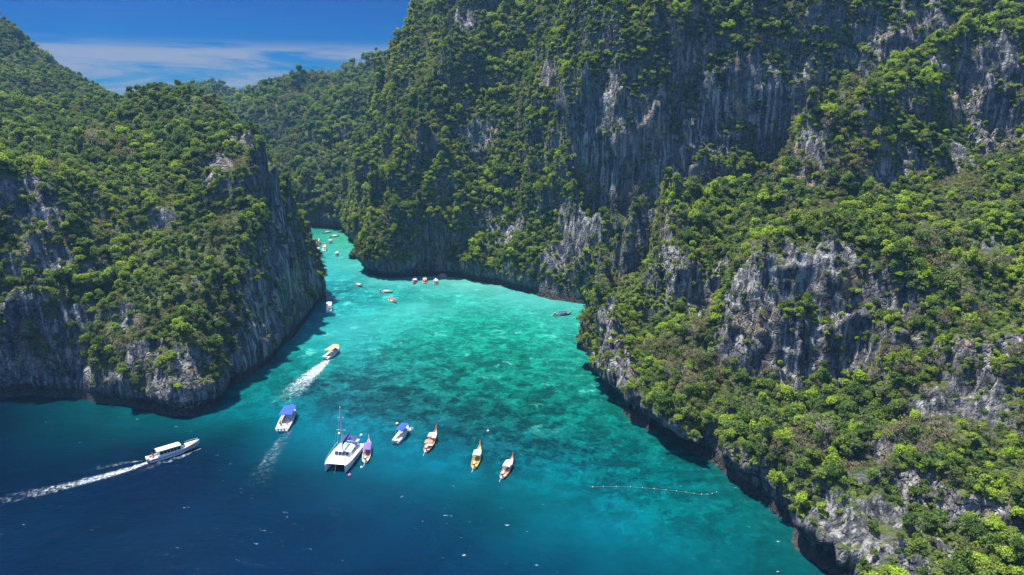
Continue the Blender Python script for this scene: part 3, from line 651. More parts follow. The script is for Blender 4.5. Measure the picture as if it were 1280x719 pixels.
def label_trees(idx):
    groups, out = {}, {}
    for i in idx:
        look = next(l for l in LOOK if TREE[i, 4] < l[0]); mk = min(MARKS, key=lambda m_: (m_[0] - px[i]) ** 2 + (m_[1] - py[i]) ** 2)[2]
        sz = 'large' if size[i] > SZ[1] else 'medium' if size[i] > SZ[0] else 'small'
        groups.setdefault((sz, look[1], look[2], mk), []).append(i)
    for (sz, colr, form, mk), g in groups.items():
        base = f'{sz} {colr} {form} {mk}'
        if len(g) == 1: out[g[0]] = base; continue
        g.sort(key=lambda i: px[i])
        for k, i in enumerate(g): out[i] = base + ', ' + ('leftmost' if k == 0 else 'rightmost' if k == len(g) - 1 else ORD[min(k, 11)] + ' from left')
    return out
SZ = np.quantile(size[chosen], [0.33, 0.7])
labels = label_trees(list(chosen))
made = {}
for i in chosen:
    x, y, z, r, t, li, s = TREE[i]; k = tk[i]
    root = bpy.data.objects.new('tree', None); COL.objects.link(root); root.empty_display_size = 0.5
    root.location = (x, y, z); root.rotation_euler = (0, 0, rz[i]); root.scale = (r * sx[i], r / sx[i], r * zs[i])
    tag(root, labels[i], 'tree', 'trees on the right headland' if li == 0 else 'trees on the cliffs')
    if k not in made:
        cr = link('crown', CROWNS[k], root); tu = link('trunk', TRUNKS[k], root); made[k] = (cr, tu)
    else:
        cr, tu = made[k][0].copy(), made[k][1].copy()
        for q in (cr, tu): COL.objects.link(q); q.parent = root
    cr['tint'] = float(t); tu['tint'] = 0.0
for k in range(8):                                                             # a crown of every kind for the forest to draw on
    if k not in made: made[k] = None

def scatter(name, rows, meshes, idx, rot, zscale):
    """one object that instances meshes on points"""
    me = bpy.data.meshes.new(name); me.vertices.add(len(rows)); me.vertices.foreach_set('co', np.ascontiguousarray(rows[:, :3], np.float32).ravel())
    fattr(me, 'tint', rows[:, 4]); fattr(me, 'spin', rot)
    ia = me.attributes.new('pick', 'INT', 'POINT'); ia.data.foreach_set('value', np.asarray(idx, np.int32))
    va = me.attributes.new('size', 'FLOAT_VECTOR', 'POINT'); va.data.foreach_set('vector', np.c_[rows[:, 3] * 1.08, rows[:, 3] * 0.92, rows[:, 3] * zscale].astype(np.float32).ravel())
    o = link(name, me); g = bpy.data.node_groups.new(name, 'GeometryNodeTree')
    g.interface.new_socket('Geometry', in_out='INPUT', socket_type='NodeSocketGeometry'); g.interface.new_socket('Geometry', in_out='OUTPUT', socket_type='NodeSocketGeometry')
    gi = g.nodes.new('NodeGroupInput'); go = g.nodes.new('NodeGroupOutput'); ip = g.nodes.new('GeometryNodeInstanceOnPoints'); jn = g.nodes.new('GeometryNodeGeometryToInstance')
    def attr(nm, typ):
        n = g.nodes.new('GeometryNodeInputNamedAttribute'); n.data_type = typ; n.inputs['Name'].default_value = nm; return n.outputs[0]
    for src in reversed(meshes):                                               # multi-input links stack last first
        oi = g.nodes.new('GeometryNodeObjectInfo'); oi.inputs['Object'].default_value = src; oi.transform_space = 'ORIGINAL'
        g.links.new(oi.outputs['Geometry'], jn.inputs[0])
    g.links.new(gi.outputs[0], ip.inputs['Points']); g.links.new(jn.outputs[0], ip.inputs['Instance']); ip.inputs['Pick Instance'].default_value = True
    g.links.new(attr('pick', 'INT'), ip.inputs['Instance Index']); g.links.new(attr('size', 'FLOAT_VECTOR'), ip.inputs['Scale'])
    cx = g.nodes.new('ShaderNodeCombineXYZ'); g.links.new(attr('spin', 'FLOAT'), cx.inputs[2]); g.links.new(cx.outputs[0], ip.inputs['Rotation'])
    g.links.new(ip.outputs[0], go.inputs[0])
    md = o.modifiers.new('scatter', 'NODES'); md.node_group = g
    return tag(o, kind='stuff')
rest = np.setdiff1d(np.arange(len(TREE)), chosen)
avail = [k for k in range(8) if made[k]]
remap = {k: (avail.index(k) if k in avail else 0) for k in range(8)}
forest = scatter('forest', TREE[rest], [made[k][0] for k in avail], [remap[k] for k in tk[rest]], rz[rest], zs[rest])
bush_pick = np.where(BUSH[:, 4] < 0.1, remap[7], np.where(BUSH[:, 4] < 0.3, remap[6], RNG.choice([remap[2], remap[4], remap[5]], len(BUSH))))
BUSH[:, 2] -= 0.45 * BUSH[:, 3]
undergrowth = scatter('undergrowth', BUSH, [made[k][0] for k in avail], bush_pick, RNG.uniform(0, 6.28, len(BUSH)), RNG.uniform(0.6, 1.1, len(BUSH)))
# ------------------------------------------------------------------ boats and floats
_PAINT = {}
def paint(name, c, rough=0.45, spec=0.4, wear=0.12):
    if name in _PAINT: return _PAINT[name]
    m, t, b = mat(name); p = N(t, 'ShaderNodeTexCoord').outputs['Object']
    n = NOISE(t, p, 2.2, 5, 0.65)
    L(t, MIX(t, 1.0, tuple(c), RAMP(t, n, [(0.3, GREY(1 - wear)), (0.7, GREY(1.0))]), 'MULTIPLY'), b.inputs['Base Color'])
    b.inputs['Roughness'].default_value = rough; b.inputs['Specular IOR Level'].default_value = spec
    _PAINT[name] = m; return m
WHITE = paint('white_gelcoat', (0.62, 0.63, 0.63), 0.3); CREAM = paint('cream_cloth', (0.50, 0.42, 0.29), 0.8); TAN = paint('tan_cloth', (0.42, 0.26, 0.14), 0.8)
BLUE = paint('blue_cloth', (0.006, 0.045, 0.28), 0.7); NAVY = paint('navy_cloth', (0.012, 0.022, 0.12), 0.7); PURPLE = paint('purple_cloth', (0.13, 0.075, 0.27), 0.8)
PALEBLUE = paint('pale_blue_cloth', (0.22, 0.42, 0.50), 0.8); OFFWHITE = paint('white_cloth', (0.56, 0.57, 0.58), 0.85); REDC = paint('red_cloth', (0.50, 0.04, 0.03), 0.8)
SALMON = paint('salmon_cloth', (0.48, 0.15, 0.10), 0.8); TEAK = paint('teak_planks', (0.24, 0.13, 0.06), 0.6, wear=0.35); PALEWOOD = paint('pale_planks', (0.46, 0.36, 0.24), 0.6, wear=0.35)
DARKWOOD = paint('dark_planks', (0.07, 0.04, 0.03), 0.5, wear=0.3); YELLOW = paint('yellow_paint', (0.50, 0.33, 0.05), 0.4); GREENP = paint('green_paint', (0.05, 0.25, 0.12), 0.4); BLACKP = paint('black_plastic', (0.015, 0.015, 0.018), 0.4)
STEEL = paint('steel_tube', (0.55, 0.56, 0.57), 0.3); GLASSD = paint('dark_tinted_glass', (0.012, 0.016, 0.02), 0.08, 0.8, 0.0); GREYP = paint('grey_paint', (0.30, 0.31, 0.32), 0.5); ORANGE = paint('orange_plastic', (0.75, 0.22, 0.03), 0.5)
PINK = paint('pink_ribbon', (0.7, 0.10, 0.25), 0.7); ROPE = paint('rope', (0.22, 0.20, 0.15), 0.9); SKIN = paint('skin', (0.36, 0.20, 0.13), 0.6, 0.3, 0.0); HAIRM = paint('dark_hair', (0.012, 0.009, 0.008), 0.6)

def part(name, parent, VF, m, smooth=False):
    v, f = VF; return link(name, new_mesh(name, v, f, [m], smooth=smooth), parent)
def box(x0, x1, y0, y1, z0, z1, bev=0.0):
    bm = bmesh.new(); bmesh.ops.create_cube(bm, size=1)
    for v in bm.verts: v.co = Vector(((x0 + x1) / 2 + v.co.x * (x1 - x0), (y0 + y1) / 2 + v.co.y * (y1 - y0), (z0 + z1) / 2 + v.co.z * (z1 - z0)))
    if bev: bmesh.ops.bevel(bm, geom=list(bm.edges), offset=bev, segments=2, affect='EDGES', profile=0.6)
    bm.verts.index_update(); r = ([tuple(v.co) for v in bm.verts], [tuple(v.index for v in f.verts) for f in bm.faces]); bm.free(); return r
def loft(rings, cap=True, closed=True):
    n = len(rings[0]); V = [tuple(p) for r in rings for p in r]; Fc = []
    for k in range(len(rings) - 1):
        for s in range(n if closed else n - 1):
            t = (s + 1) % n; Fc.append((k * n + s, (k + 1) * n + s, (k + 1) * n + t, k * n + t))
    if cap and closed: Fc.append(tuple(range(n))); Fc.append(tuple((len(rings) - 1) * n + s for s in range(n))[::-1])
    return V, Fc
def lerp_tab(tab, x):
    return np.array([np.interp(x, [r[0] for r in tab], [r[k] for r in tab]) for k in range(1, len(tab[0]))])
def hull_shell(tab, stations=22, wall=0.07):
    """tab rows: x, half beam at gunwale, half beam at chine, chine z, keel z, gunwale z, floor z  -> open hull"""
    rings = []
    for x in np.linspace(tab[0][0], tab[-1][0], stations):
        b, c, cz, kz, gz, fz = lerp_tab(tab, x); bi = max(b - wall, 0.006); ci = max(min(c, bi) - wall * 0.5, 0.004)
        rings.append([(x, b, gz), (x, c, cz), (x, 0, kz), (x, -c, cz), (x, -b, gz), (x, -bi, gz), (x, -ci, fz), (x, ci, fz), (x, bi, gz)])
    return loft(rings)
def arch_sheet(x0, x1, w, z, crown=0.15, thick=0.05, n=8, droop=0.0, m=6):
    rings = []
    for i in range(m + 1):
        x = x0 + (x1 - x0) * i / m; s = droop * (2 * i / m - 1) ** 2
        top = [(x, w * (2 * k / n - 1), z + crown * (1 - (2 * k / n - 1) ** 2) - s) for k in range(n + 1)]
        rings.append(top + [(p[0], p[1], p[2] - thick) for p in reversed(top)])
    return loft(rings)
def tubes(paths, r, sides=5): return join_lists([tube_verts(p, [r] * len(p), sides) for p in paths])

def place_boat(name, stern, bow, label, cat, group, lmin=4.5, lmax=30):
    a = Vector(on_plane(*stern)); b = Vector(on_plane(*bow)); d = b - a; ln = min(max(d.length, lmin), lmax)
    o = bpy.data.objects.new(name, None); COL.objects.link(o); o.empty_display_size = 1
    o.location = (a + b) / 2; o.rotation_euler = (0, 0, math.atan2(d.y, d.x)); tag(o, label, cat, group); return o, ln

def longtail(stern, bow, label, group, canopy=OFFWHITE, hull=PALEWOOD, fore=None, far=False, clen=(-0.12, 0.26), prowm=None, ribbon=PINK, lmin=6.5, lmax=11.5, cover2=None):
    root, ln = place_boat('longtail_boat', stern, bow, label, 'boat', group, lmin, lmax); h = ln / 2; B = ln * 0.105 if not far else ln * 0.125; k = ln / 10.5
    tab = [(-h, B * .55, B * .35, .05, -.15, .62 * k, .30), (-h * .7, B * .85, B * .62, .0, -.2, .52 * k, .15), (-h * .2, B, B * .72, -.05, -.25, .50 * k, .1), (h * .3, B * .92, B * .62, 0, -.22, .62 * k, .15),
           (h * .62, B * .62, B * .36, .1, -.15, .88 * k, .35), (h * .84, B * .3, B * .13, .35, .05, 1.25 * k, .75), (h * .97, B * .07, .03, .95 * k, .6 * k, 1.75 * k, 1.5 * k)]
    part('hull', root, hull_shell(tab, 26, 0.06), hull)
    rail = [[(x, s * (lerp_tab(tab, x)[0] - .02), lerp_tab(tab, x)[4] + .015) for x in np.linspace(-h, h * .95, 18)] for s in (-1, 1)]
    part('gunwale', root, tubes(rail, 0.045), fore or WHITE)
    prow = [(h * .93, 0, 1.2 * k), (h * 1.0, 0, 1.75 * k), (h * 1.05, 0, 2.25 * k), (h * 1.075, 0, 2.75 * k)]
    pr = part('prow', root, tube_verts(prow, [0.10, 0.10, 0.08, 0.05], 6), prowm or hull)
    part('ribbon', pr, join_lists([tube_verts([(h * (1.005 + .012 * i), 0, (1.82 + .12 * i) * k), (h * (1.017 + .012 * i), 0, (1.92 + .12 * i) * k)], [0.15, 0.14], 8) for i in range(3)]), ribbon)
    x0, x1 = clen[0] * ln, clen[1] * ln; zc = 1.75 * k
    part('canopy', root, arch_sheet(x0, x1, B * .92, zc, 0.16, 0.05, droop=0.05), canopy)
    posts = [[(x, s * B * .88, .4), (x, s * B * .88, zc - .02)] for x in (x0 + .1, (x0 + x1) / 2, x1 - .1) for s in (-1, 1)]
    if far: part('canopy_frame', root, tubes(posts, 0.03), STEEL)
    else:
        for p_ in posts: part('canopy_post', root, tube_verts(p_, [.03, .03], 5), STEEL)
        for xb in (-0.26, -0.05, 0.12): part('bench', root, box(xb * ln, xb * ln + .34, -B * .8, B * .8, .42, .48), TEAK)
        if fore: part('foredeck', root, box(.28 * ln, .39 * ln, -B * .42, B * .42, .62 * k, .68 * k), fore)
        if cover2: part('awning', root, arch_sheet(-.30 * ln, -.135 * ln, B * .86, zc - .08, 0.12, 0.05), cover2)
    e = part('engine', root, join_lists([box(-h * .93, -h * .72, -.28, .28, .72, 1.2, .06), box(-h * .9, -h * .78, -.08, .08, .4, .74)]), GREYP)
    part('propeller_shaft', e, tubes([[(-h * .9, 0, .95), (-h * 1.0, .05, .55), (-h * 1.28, .18, .04)]], 0.035), STEEL)
    if not far: part('tiller', e, tubes([[(-h * .74, 0, 1.05), (-h * .55, .1, 1.25)]], 0.022), STEEL)
    return root

def speedboat(stern, bow, label, group, canopy=BLUE, far=False, clen=(-0.22, 0.22), seats=CREAM, lmin=6, lmax=13, hullm=WHITE, beam=0.145):
    root, ln = place_boat('speedboat', stern, bow, label, 'boat', group, lmin, lmax); h = ln / 2; B = ln * beam
    tab = [(-h, B * .9, B * .8, -.05, -.3, .75, .35), (-h * .3, B, B * .88, -.05, -.35, .85, .35), (h * .25, B * .95, B * .75, .05, -.35, 1.0, .45), (h * .6, B * .7, B * .42, .25, -.2, 1.15, .85), (h * .85, B * .36, B * .12, .6, .15, 1.25, 1.1), (h, .04, .02, 1.1, .85, 1.32, 1.28)]
    part('hull', root, hull_shell(tab, 24, 0.16), hullm)
    part('foredeck', root, loft([[(x, lerp_tab(tab, x)[0] - .1, lerp_tab(tab, x)[4] + .01), (x, 0, lerp_tab(tab, x)[4] + .10), (x, -lerp_tab(tab, x)[0] + .1, lerp_tab(tab, x)[4] + .01), (x, 0, lerp_tab(tab, x)[4] - .08)] for x in np.linspace(h * .42, h * .93, 8)]), hullm)
    x0, x1 = clen[0] * ln, clen[1] * ln; zc = 2.35
    part('canopy', root, arch_sheet(x0, x1, B * .92, zc, 0.14, 0.07), canopy)
    posts = [[(x, s * B * .86, .8), (x, s * B * .86, zc)] for x in (x0 + .15, (x0 + x1) / 2, x1 - .15) for s in (-1, 1)]
    if far: part('canopy_frame', root, tubes(posts, 0.035), STEEL)
    else:
        for p_ in posts: part('canopy_post', root, tube_verts(p_, [.035, .035], 6), STEEL)
        for s in (-1, 1): part('bench', root, box(-h * .72, h * .3, s * B * .62 - .22, s * B * .62 + .22, .38, .72, .05), seats)
        part('windshield', root, loft([[(h * .44, B * .75, 1.0), (h * .38, B * .72, 1.55), (h * .37, B * .72, 1.55), (h * .43, B * .75, 1.0)], [(h * .55, 0, 1.1), (h * .46, 0, 1.62), (h * .45, 0, 1.62), (h * .54, 0, 1.1)], [(h * .44, -B * .75, 1.0), (h * .38, -B * .72, 1.55), (h * .37, -B * .72, 1.55), (h * .43, -B * .75, 1.0)]]), GLASSD)
        part('sun_pad', root, box(-h * .93, -h * .76, -B * .7, B * .7, .38, .70, .06), seats)
        part('bow_rail', root, tubes([[(x, s * (lerp_tab(tab, x)[0] - .08), lerp_tab(tab, x)[4] + .45) for x in np.linspace(h * .5, h * .95, 7)] for s in (-1, 1)], 0.022), STEEL)
    for s in (-1, 0, 1) if not far else (0,):
        g = part('outboard_engine', root, join_lists([box(-h - .55, -h - .02, s * B * .42 - .2, s * B * .42 + .2, .55, 1.2, .09)]), WHITE if hullm is WHITE else BLACKP)
        part('engine_leg', g, box(-h - .36, -h - .14, s * B * .42 - .07, s * B * .42 + .07, -.45, .56), GREYP)
    return root

# the long passenger launch under way at the left
def launch():
    root, ln = place_boat('passenger_launch', (187, 577), (250, 558), 'long white passenger launch with dark windows speeding past the left headland', 'boat', None, 10, 24); h = ln / 2; B = ln * 0.115; root.scale = (1, 1, 0.82)
    tab = [(-h, B * .88, B * .8, -.05, -.3, 1.0, .5), (-h * .3, B, B * .9, -.05, -.4, 1.15, .5), (h * .2, B * .98, B * .8, .05, -.4, 1.4, .6), (h * .6, B * .72, B * .4, .4, -.2, 1.7, 1.2), (h * .86, B * .34, B * .1, .9, .3, 1.95, 1.75), (h, .05, .02, 1.7, 1.4, 2.1, 2.02)]
    part('hull', root, hull_shell(tab, 26, 0.14), WHITE)
    for s in (-1, 1):
        rows = [[(x, s * (lerp_tab(tab, x)[0] * .93 + lerp_tab(tab, x)[1] * .07 + .02), lerp_tab(tab, x)[4] * z0) for z0 in (.45, .80)] for x in np.linspace(-h * .97, h * .84, 20)]
        V = [p for r in rows for p in r] + [(p[0], p[1] - s * .05, p[2]) for r in rows for p in r]; n2 = len(rows) * 2
        Fc = [(2 * i, 2 * i + 2, 2 * i + 3, 2 * i + 1) for i in range(len(rows) - 1)] + [(n2 + 2 * i, n2 + 2 * i + 1, n2 + 2 * i + 3, n2 + 2 * i + 2) for i in range(len(rows) - 1)] + [(2 * i, n2 + 2 * i, n2 + 2 * i + 2, 2 * i + 2) for i in range(len(rows) - 1)] + [(2 * i + 1, 2 * i + 3, n2 + 2 * i + 3, n2 + 2 * i + 1) for i in range(len(rows) - 1)]
        part('hull_stripe', root, (V, Fc), GREYP)
    cab = part('cabin', root, loft([[(x, B * .80 * w, .9), (x, B * .74 * w, 2.5 - dz), (x, -B * .74 * w, 2.5 - dz), (x, -B * .80 * w, .9)] for x, w, dz in ((-h * .62, 1, 0), (h * .22, 1, 0), (h * .40, .86, .75))]), WHITE)
    for s in (-1, 1):
        for i in range(6):
            xa = -h * .60 + i * h * .135; part('window', cab, loft([[(x, s * (B * .80 + .0), 1.45), (x, s * (B * .765 + .0), 2.28), (x, s * (B * .72), 2.28), (x, s * (B * .74), 1.45)] for x in (xa, xa + h * .12)]), GLASSD)
    part('windshield', cab, loft([[(h * .245, y, 2.46), (h * .405, y * .9, 1.80), (h * .39, y * .9, 1.76), (h * .235, y, 2.38)] for y in (-B * .66, 0, B * .66)]), GLASSD)
    part('roof', root, arch_sheet(-h * .72, h * .20, B * .82, 2.56, .10, .09), CREAM)
    for s in (-1, 1):
        part('roof_post', root, tube_verts([(-h * .70, s * B * .76, 1.0), (-h * .70, s * B * .76, 2.55)], [.04, .04], 6), STEEL)
        part('bow_rail', root, tubes([[(x, s * (lerp_tab(tab, x)[0] - .1), lerp_tab(tab, x)[4] + .5) for x in np.linspace(h * .45, h * .95, 8)]], 0.025), STEEL)
    part('foredeck', root, loft([[(x, lerp_tab(tab, x)[0] - .12, lerp_tab(tab, x)[4] + .01), (x, 0, lerp_tab(tab, x)[4] + .12), (x, -lerp_tab(tab, x)[0] + .12, lerp_tab(tab, x)[4] + .01), (x, 0, lerp_tab(tab, x)[4] - .1)] for x in np.linspace(h * .40, h * .95, 9)]), PALEWOOD)
    part('bow_cushion', root, box(h * .50, h * .66, -B * .3, B * .3, 1.72, 1.92, .05), TAN)
    for s in (-1, 0, 1):
        g = part('outboard_engine', root, box(-h - .6, -h - .02, s * B * .42 - .22, s * B * .42 + .22, .6, 1.3, .09), WHITE)
        part('engine_leg', g, box(-h - .38, -h - .16, s * B * .42 - .07, s * B * .42 + .07, -.45, .61), GREYP)
    return root

def catamaran():
    a = Vector(on_plane(421, 588)); b = Vector(on_plane(441, 560)); d = a - b; ln = 11.0; h = ln / 2
    root = bpy.data.objects.new('sailing_catamaran', None); COL.objects.link(root); root.location = (a + b) / 2; root.rotation_euler = (0, 0, math.atan2(d.y, d.x))
    tag(root, 'white sailing catamaran with tall mast and blue sail cover at anchor', 'catamaran')
    Bc = 2.1
    for s in (-1, 1):
        rings = []
        for x, w, kz, gz in ((-h, .5, .15, .75), (-h * .8, .66, -.3, 1.1), (-h * .2, .7, -.45, 1.4), (h * .4, .62, -.4, 1.5), (h * .8, .36, -.2, 1.6), (h, .06, .1, 1.68)):
            y = s * Bc; rings.append([(x, y + w * .95, gz), (x, y + w, gz * .45), (x, y + w * .45, kz * .5), (x, y, kz), (x, y - w * .45, kz * .5), (x, y - w, gz * .45), (x, y - w * .95, gz), (x, y, gz + .06)])
        hl = part('hull', root, loft(rings), WHITE)
        part('porthole', hl, box(-h * .3, h * .35, s * (Bc + .66) - .04, s * (Bc + .66) + .04, .85, 1.1), GLASSD)
        part('stern_step', hl, box(-h * .98, -h * .82, s * Bc - .5, s * Bc + .5, .62, .8, .05), PALEWOOD)
    part('bridge_deck', root, loft([[(x, Bc, 1.52), (x, -Bc, 1.52), (x, -Bc, .9), (x, Bc, .9)] for x in (-h * .72, h * .38)]), WHITE)
    part('trampoline', root, box(h * .39, h * .86, -1.55, 1.55, 1.42, 1.46), OFFWHITE)
    part('crossbeam', root, tubes([[(h * .88, -Bc, 1.55), (h * .88, Bc, 1.55)]], .11, 8), WHITE)
    cab = part('cabin', root, loft([[(x, w, 1.5), (x, w * .94, 1.5 + z * .7), (x, w * .8, 1.5 + z), (x, -w * .8, 1.5 + z), (x, -w * .94, 1.5 + z * .7), (x, -w, 1.5)] for x, w, z in ((-h * .34, 1.95, 1.0), (0, 2.0, 1.08), (h * .18, 1.9, .98), (h * .33, 1.6, .2))]), WHITE, True)
    for y0, y1 in ((-1.55, -.85), (-.72, -.06), (.06, .72), (.85, 1.55)):
        part('window', cab, loft([[(h * .205, y, 2.34), (h * .31, y * .93, 1.84), (h * .325, y * .93, 1.86), (h * .225, y, 2.40)] for y in (y0, y1)]), GLASSD)
    for s in (-1, 1): part('window', cab, loft([[(x, s * 2.01, 1.72), (x, s * 1.94, 2.18), (x, s * 1.86, 2.18), (x, s * 1.93, 1.72)] for x in (-h * .28, h * .08)]), GLASSD)
    part('bimini', root, arch_sheet(-h * .74, -h * .36, 1.75, 3.25, .12, .07), NAVY)
    for x in (-h * .72, -h * .38):
        for s in (-1, 1): part('bimini_post', root, tube_verts([(x, s * 1.65, 1.5), (x, s * 1.65, 3.25)], [.035, .035], 6), STEEL)
    part('helm_seat', root, box(-h * .62, -h * .48, .8, 1.7, 1.5, 2.2, .06), OFFWHITE)
    mast = part('mast', root, tube_verts([(h * .16, 0, 2.45), (h * .155, 0, 8), (h * .14, 0, 12.4)], [.17, .15, .11], 8), WHITE)
    part('spreader', mast, tubes([[(h * .155, -1.0, 7.2), (h * .155, 1.0, 7.2)], [(h * .15, -.7, 10), (h * .15, .7, 10)]], .04), STEEL)
    for p_ in ([(h * .14, 0, 12.2), (h * .87, 0, 1.6)], [(h * .15, 0, 11.8), (-h * .1, Bc + .6, 1.5)], [(h * .15, 0, 11.8), (-h * .1, -Bc - .6, 1.5)]): part('stay', root, tube_verts(p_, [.016, .016], 4), STEEL)
    boom = part('boom', root, tube_verts([(h * .12, 0, 3.6), (-h * .62, 0, 4.15)], [.09, .08], 8), WHITE)
    part('sail_cover', boom, loft([[(x, w, z), (x, w * .6, z + q), (x, -w * .6, z + q), (x, -w, z)] for x, w, z, q in ((h * .10, .16, 3.66, .75), (-h * .25, .2, 3.92, .55), (-h * .60, .12, 4.2, .3))]), NAVY)
    part('tender', root, join_lists([tube_verts([(-h * .92, -1.2, 1.45), (-h * .92, 1.2, 1.45)], [.2, .2], 8), tube_verts([(-h * 1.05, -1.2, 1.45), (-h * 1.05, 1.2, 1.45)], [.2, .2], 8), box(-h * 1.05, -h * .92, -1.2, 1.2, 1.3, 1.42)]), OFFWHITE)
    for s in (-1, 1): part('davit', root, tubes([[(-h * .7, s * .8, 1.6), (-h * .8, s * .8, 2.3), (-h * .98, s * .8, 2.2), (-h * .98, s * .8, 1.5)]], .035), STEEL)
    for s in (-1, 1): part('guard_rail', root, tubes([[(x, s * (Bc + .62 - max(0, x) * .07), 2.15) for x in np.linspace(-h * .6, h * .85, 9)]] + [[(x, s * (Bc + .62 - max(0, x) * .07), 1.5), (x, s * (Bc + .62 - max(0, x) * .07), 2.15)] for x in np.linspace(-h * .6, h * .85, 7)], .016, 4), STEEL)
    part('anchor_bridle', root, tubes([[(h * .88, 0, 1.5), (h * 1.08, 0, .0)]], .03), ROPE)
    return root
cat_o = catamaran(); launch_o = launch()
GA = 'boats moored off the reef'; GL = 'boats in the lagoon'
sbC = speedboat((352.5, 540), (366.5, 513), 'blue canopied white speedboat heading into the lagoon behind the foam trail', GA, BLUE, clen=(-0.16, 0.30))
speedboat((494.5, 555), (510, 537.5), 'blue canopied speedboat lying still with foam at its bow, right of the catamaran', GA, BLUE, clen=(-0.22, 0.30))
speedboat((408, 449), (423, 438.5), 'speedboat with tan roof running into the lagoon ahead of a broad white wake', GA, TAN, clen=(-0.34, 0.30), lmin=8)
longtail((456.5, 579.5), (461.5, 555), 'longtail boat with purple canopy lying close beside the white catamaran', GA, PURPLE, PALEWOOD, WHITE, lmin=8.5)
longtail((532, 566.5), (545.5, 542), 'longtail boat with white forward canopy and salmon red aft awning', GA, OFFWHITE, PALEWOOD, SALMON, clen=(0.02, 0.22), prowm=REDC, cover2=SALMON)
longtail((592, 587), (600, 562), 'longtail boat with pale blue canopy and yellow painted bow', GA, PALEBLUE, YELLOW, YELLOW, clen=(-0.10, 0.18), prowm=YELLOW)
longtail((627, 599.5), (641, 575.5), 'longtail boat with plain white canopy, rightmost of the moored row', GA, OFFWHITE, PALEWOOD, SALMON, clen=(-0.12, 0.20), prowm=TEAK, ribbon=REDC)
FAR = [((691.5, 395), (714.5, 392.8), 'longtail with blue canopy lying alone off the right cliff foot', NAVY, DARKWOOD), ((474.5, 365.8), (491, 366.4), 'dark longtail with cream canopy seen side on, mid channel', CREAM, DARKWOOD),
       ((486, 374.8), (496, 379.5), 'boat with bright red canopy below the dark longtail in the channel', REDC, PALEWOOD), ((443.5, 356), (453, 359), 'dark longtail with white canopy left of the channel middle', OFFWHITE, DARKWOOD),
       ((400.5, 341.2), (409, 344), 'longtail with rusty red canopy next to the left headland edge', SALMON, TEAK), ((516.2, 356.8), (520.5, 349), 'dark longtail at the cliff beach, left of its row of three', GREYP, DARKWOOD),
       ((530.4, 355.2), (531.6, 349), 'longtail with red prow and cream canopy, middle of the cliff beach row', TAN, REDC), ((545.2, 357.6), (544.6, 350), 'longtail with dark hull and white canopy, right of the cliff beach row', OFFWHITE, DARKWOOD),
       ((411.8, 297), (424, 295.6), 'longtail with white canopy near the head of the lagoon', OFFWHITE, DARKWOOD), ((404, 292), (412.5, 291), 'dark uncovered looking longtail farthest back at the head of the lagoon', GREYP, DARKWOOD),
       ((420.2, 322), (422.2, 315.5), 'dark longtail pointing away, left of the lone sea rock', GREYP, DARKWOOD), ((412.6, 305), (413.3, 301), 'small dark boat below the white canopied longtail at the lagoon head', GREYP, DARKWOOD)]
for st, bw, lab, cm, hm in FAR: longtail(st, bw, lab, GL, cm, hm, far=True, lmin=5.5, lmax=7.0, clen=(-0.16, 0.22))
for st, bw, lab, cm in (((411.4, 391), (412, 383.5), 'white speedboat end on just off the left headland corner', OFFWHITE), ((405.2, 315), (405.9, 310), 'small white speedboat with salmon canopy near the left shore', SALMON),
                        ((396.5, 318), (398, 313.5), 'small white speedboat half hidden by the left headland', OFFWHITE), ((397, 307), (398.6, 303), 'small speedboat with tan canopy close to the left shore', TAN)):
    speedboat(st, bw, lab, GL, cm, far=True, lmin=5.5, lmax=7.0)

# people aboard
def body_mesh(name, joints, edges, radii):
    me = bpy.data.meshes.new(name); me.from_pydata(joints, edges, []); o = bpy.data.objects.new('tmp', me); COL.objects.link(o)
    md = o.modifiers.new('s', 'SKIN'); lay = me.skin_vertices[0] if len(me.skin_vertices) else None
    if lay is None:
        bpy.context.view_layer.objects.active = o; bm = bmesh.new(); bm.from_mesh(me); bm.verts.layers.skin.verify(); bm.to_mesh(me); bm.free(); lay = me.skin_vertices[0]
    for i, r in enumerate(radii): lay.data[i].radius = (r, r); lay.data[i].use_root = (i == 0)
    sb = o.modifiers.new('b', 'SUBSURF'); sb.levels = 1; sb.render_levels = 1
    out = bpy.data.meshes.new_from_object(o.evaluated_get(bpy.context.evaluated_depsgraph_get())); out.name = name
    bpy.data.objects.remove(o); return out
SIT = [(0, 0, .12), (0, 0, .38), (-.02, 0, .58), (0, 0, .66), (.03, 0, .80), (0, .10, .11), (.40, .12, .12), (.42, .12, -.28), (.52, .13, -.31), (0, -.10, .11), (.40, -.12, .12), (.42, -.12, -.28), (.52, -.13, -.31),
       (0, .18, .55), (.05, .24, .30), (.28, .18, .22), (.36, .16, .21), (0, -.18, .55), (.05, -.24, .30), (.28, -.18, .22), (.36, -.16, .21)]
SITE = [(0, 1), (1, 2), (2, 3), (3, 4), (0, 5), (5, 6), (6, 7), (7, 8), (0, 9), (9, 10), (10, 11), (11, 12), (2, 13), (13, 14), (14, 15), (15, 16), (2, 17), (17, 18), (18, 19), (19, 20)]
SITR = [.15, .14, .15, .06, .10, .09, .065, .05, .04, .09, .065, .05, .04, .06, .045, .035, .03, .06, .045, .035, .03]
BODY = body_mesh('person', SIT, SITE, SITR); BODY.materials.append(SKIN); BODY.polygons.foreach_set('use_smooth', [True] * len(BODY.polygons))
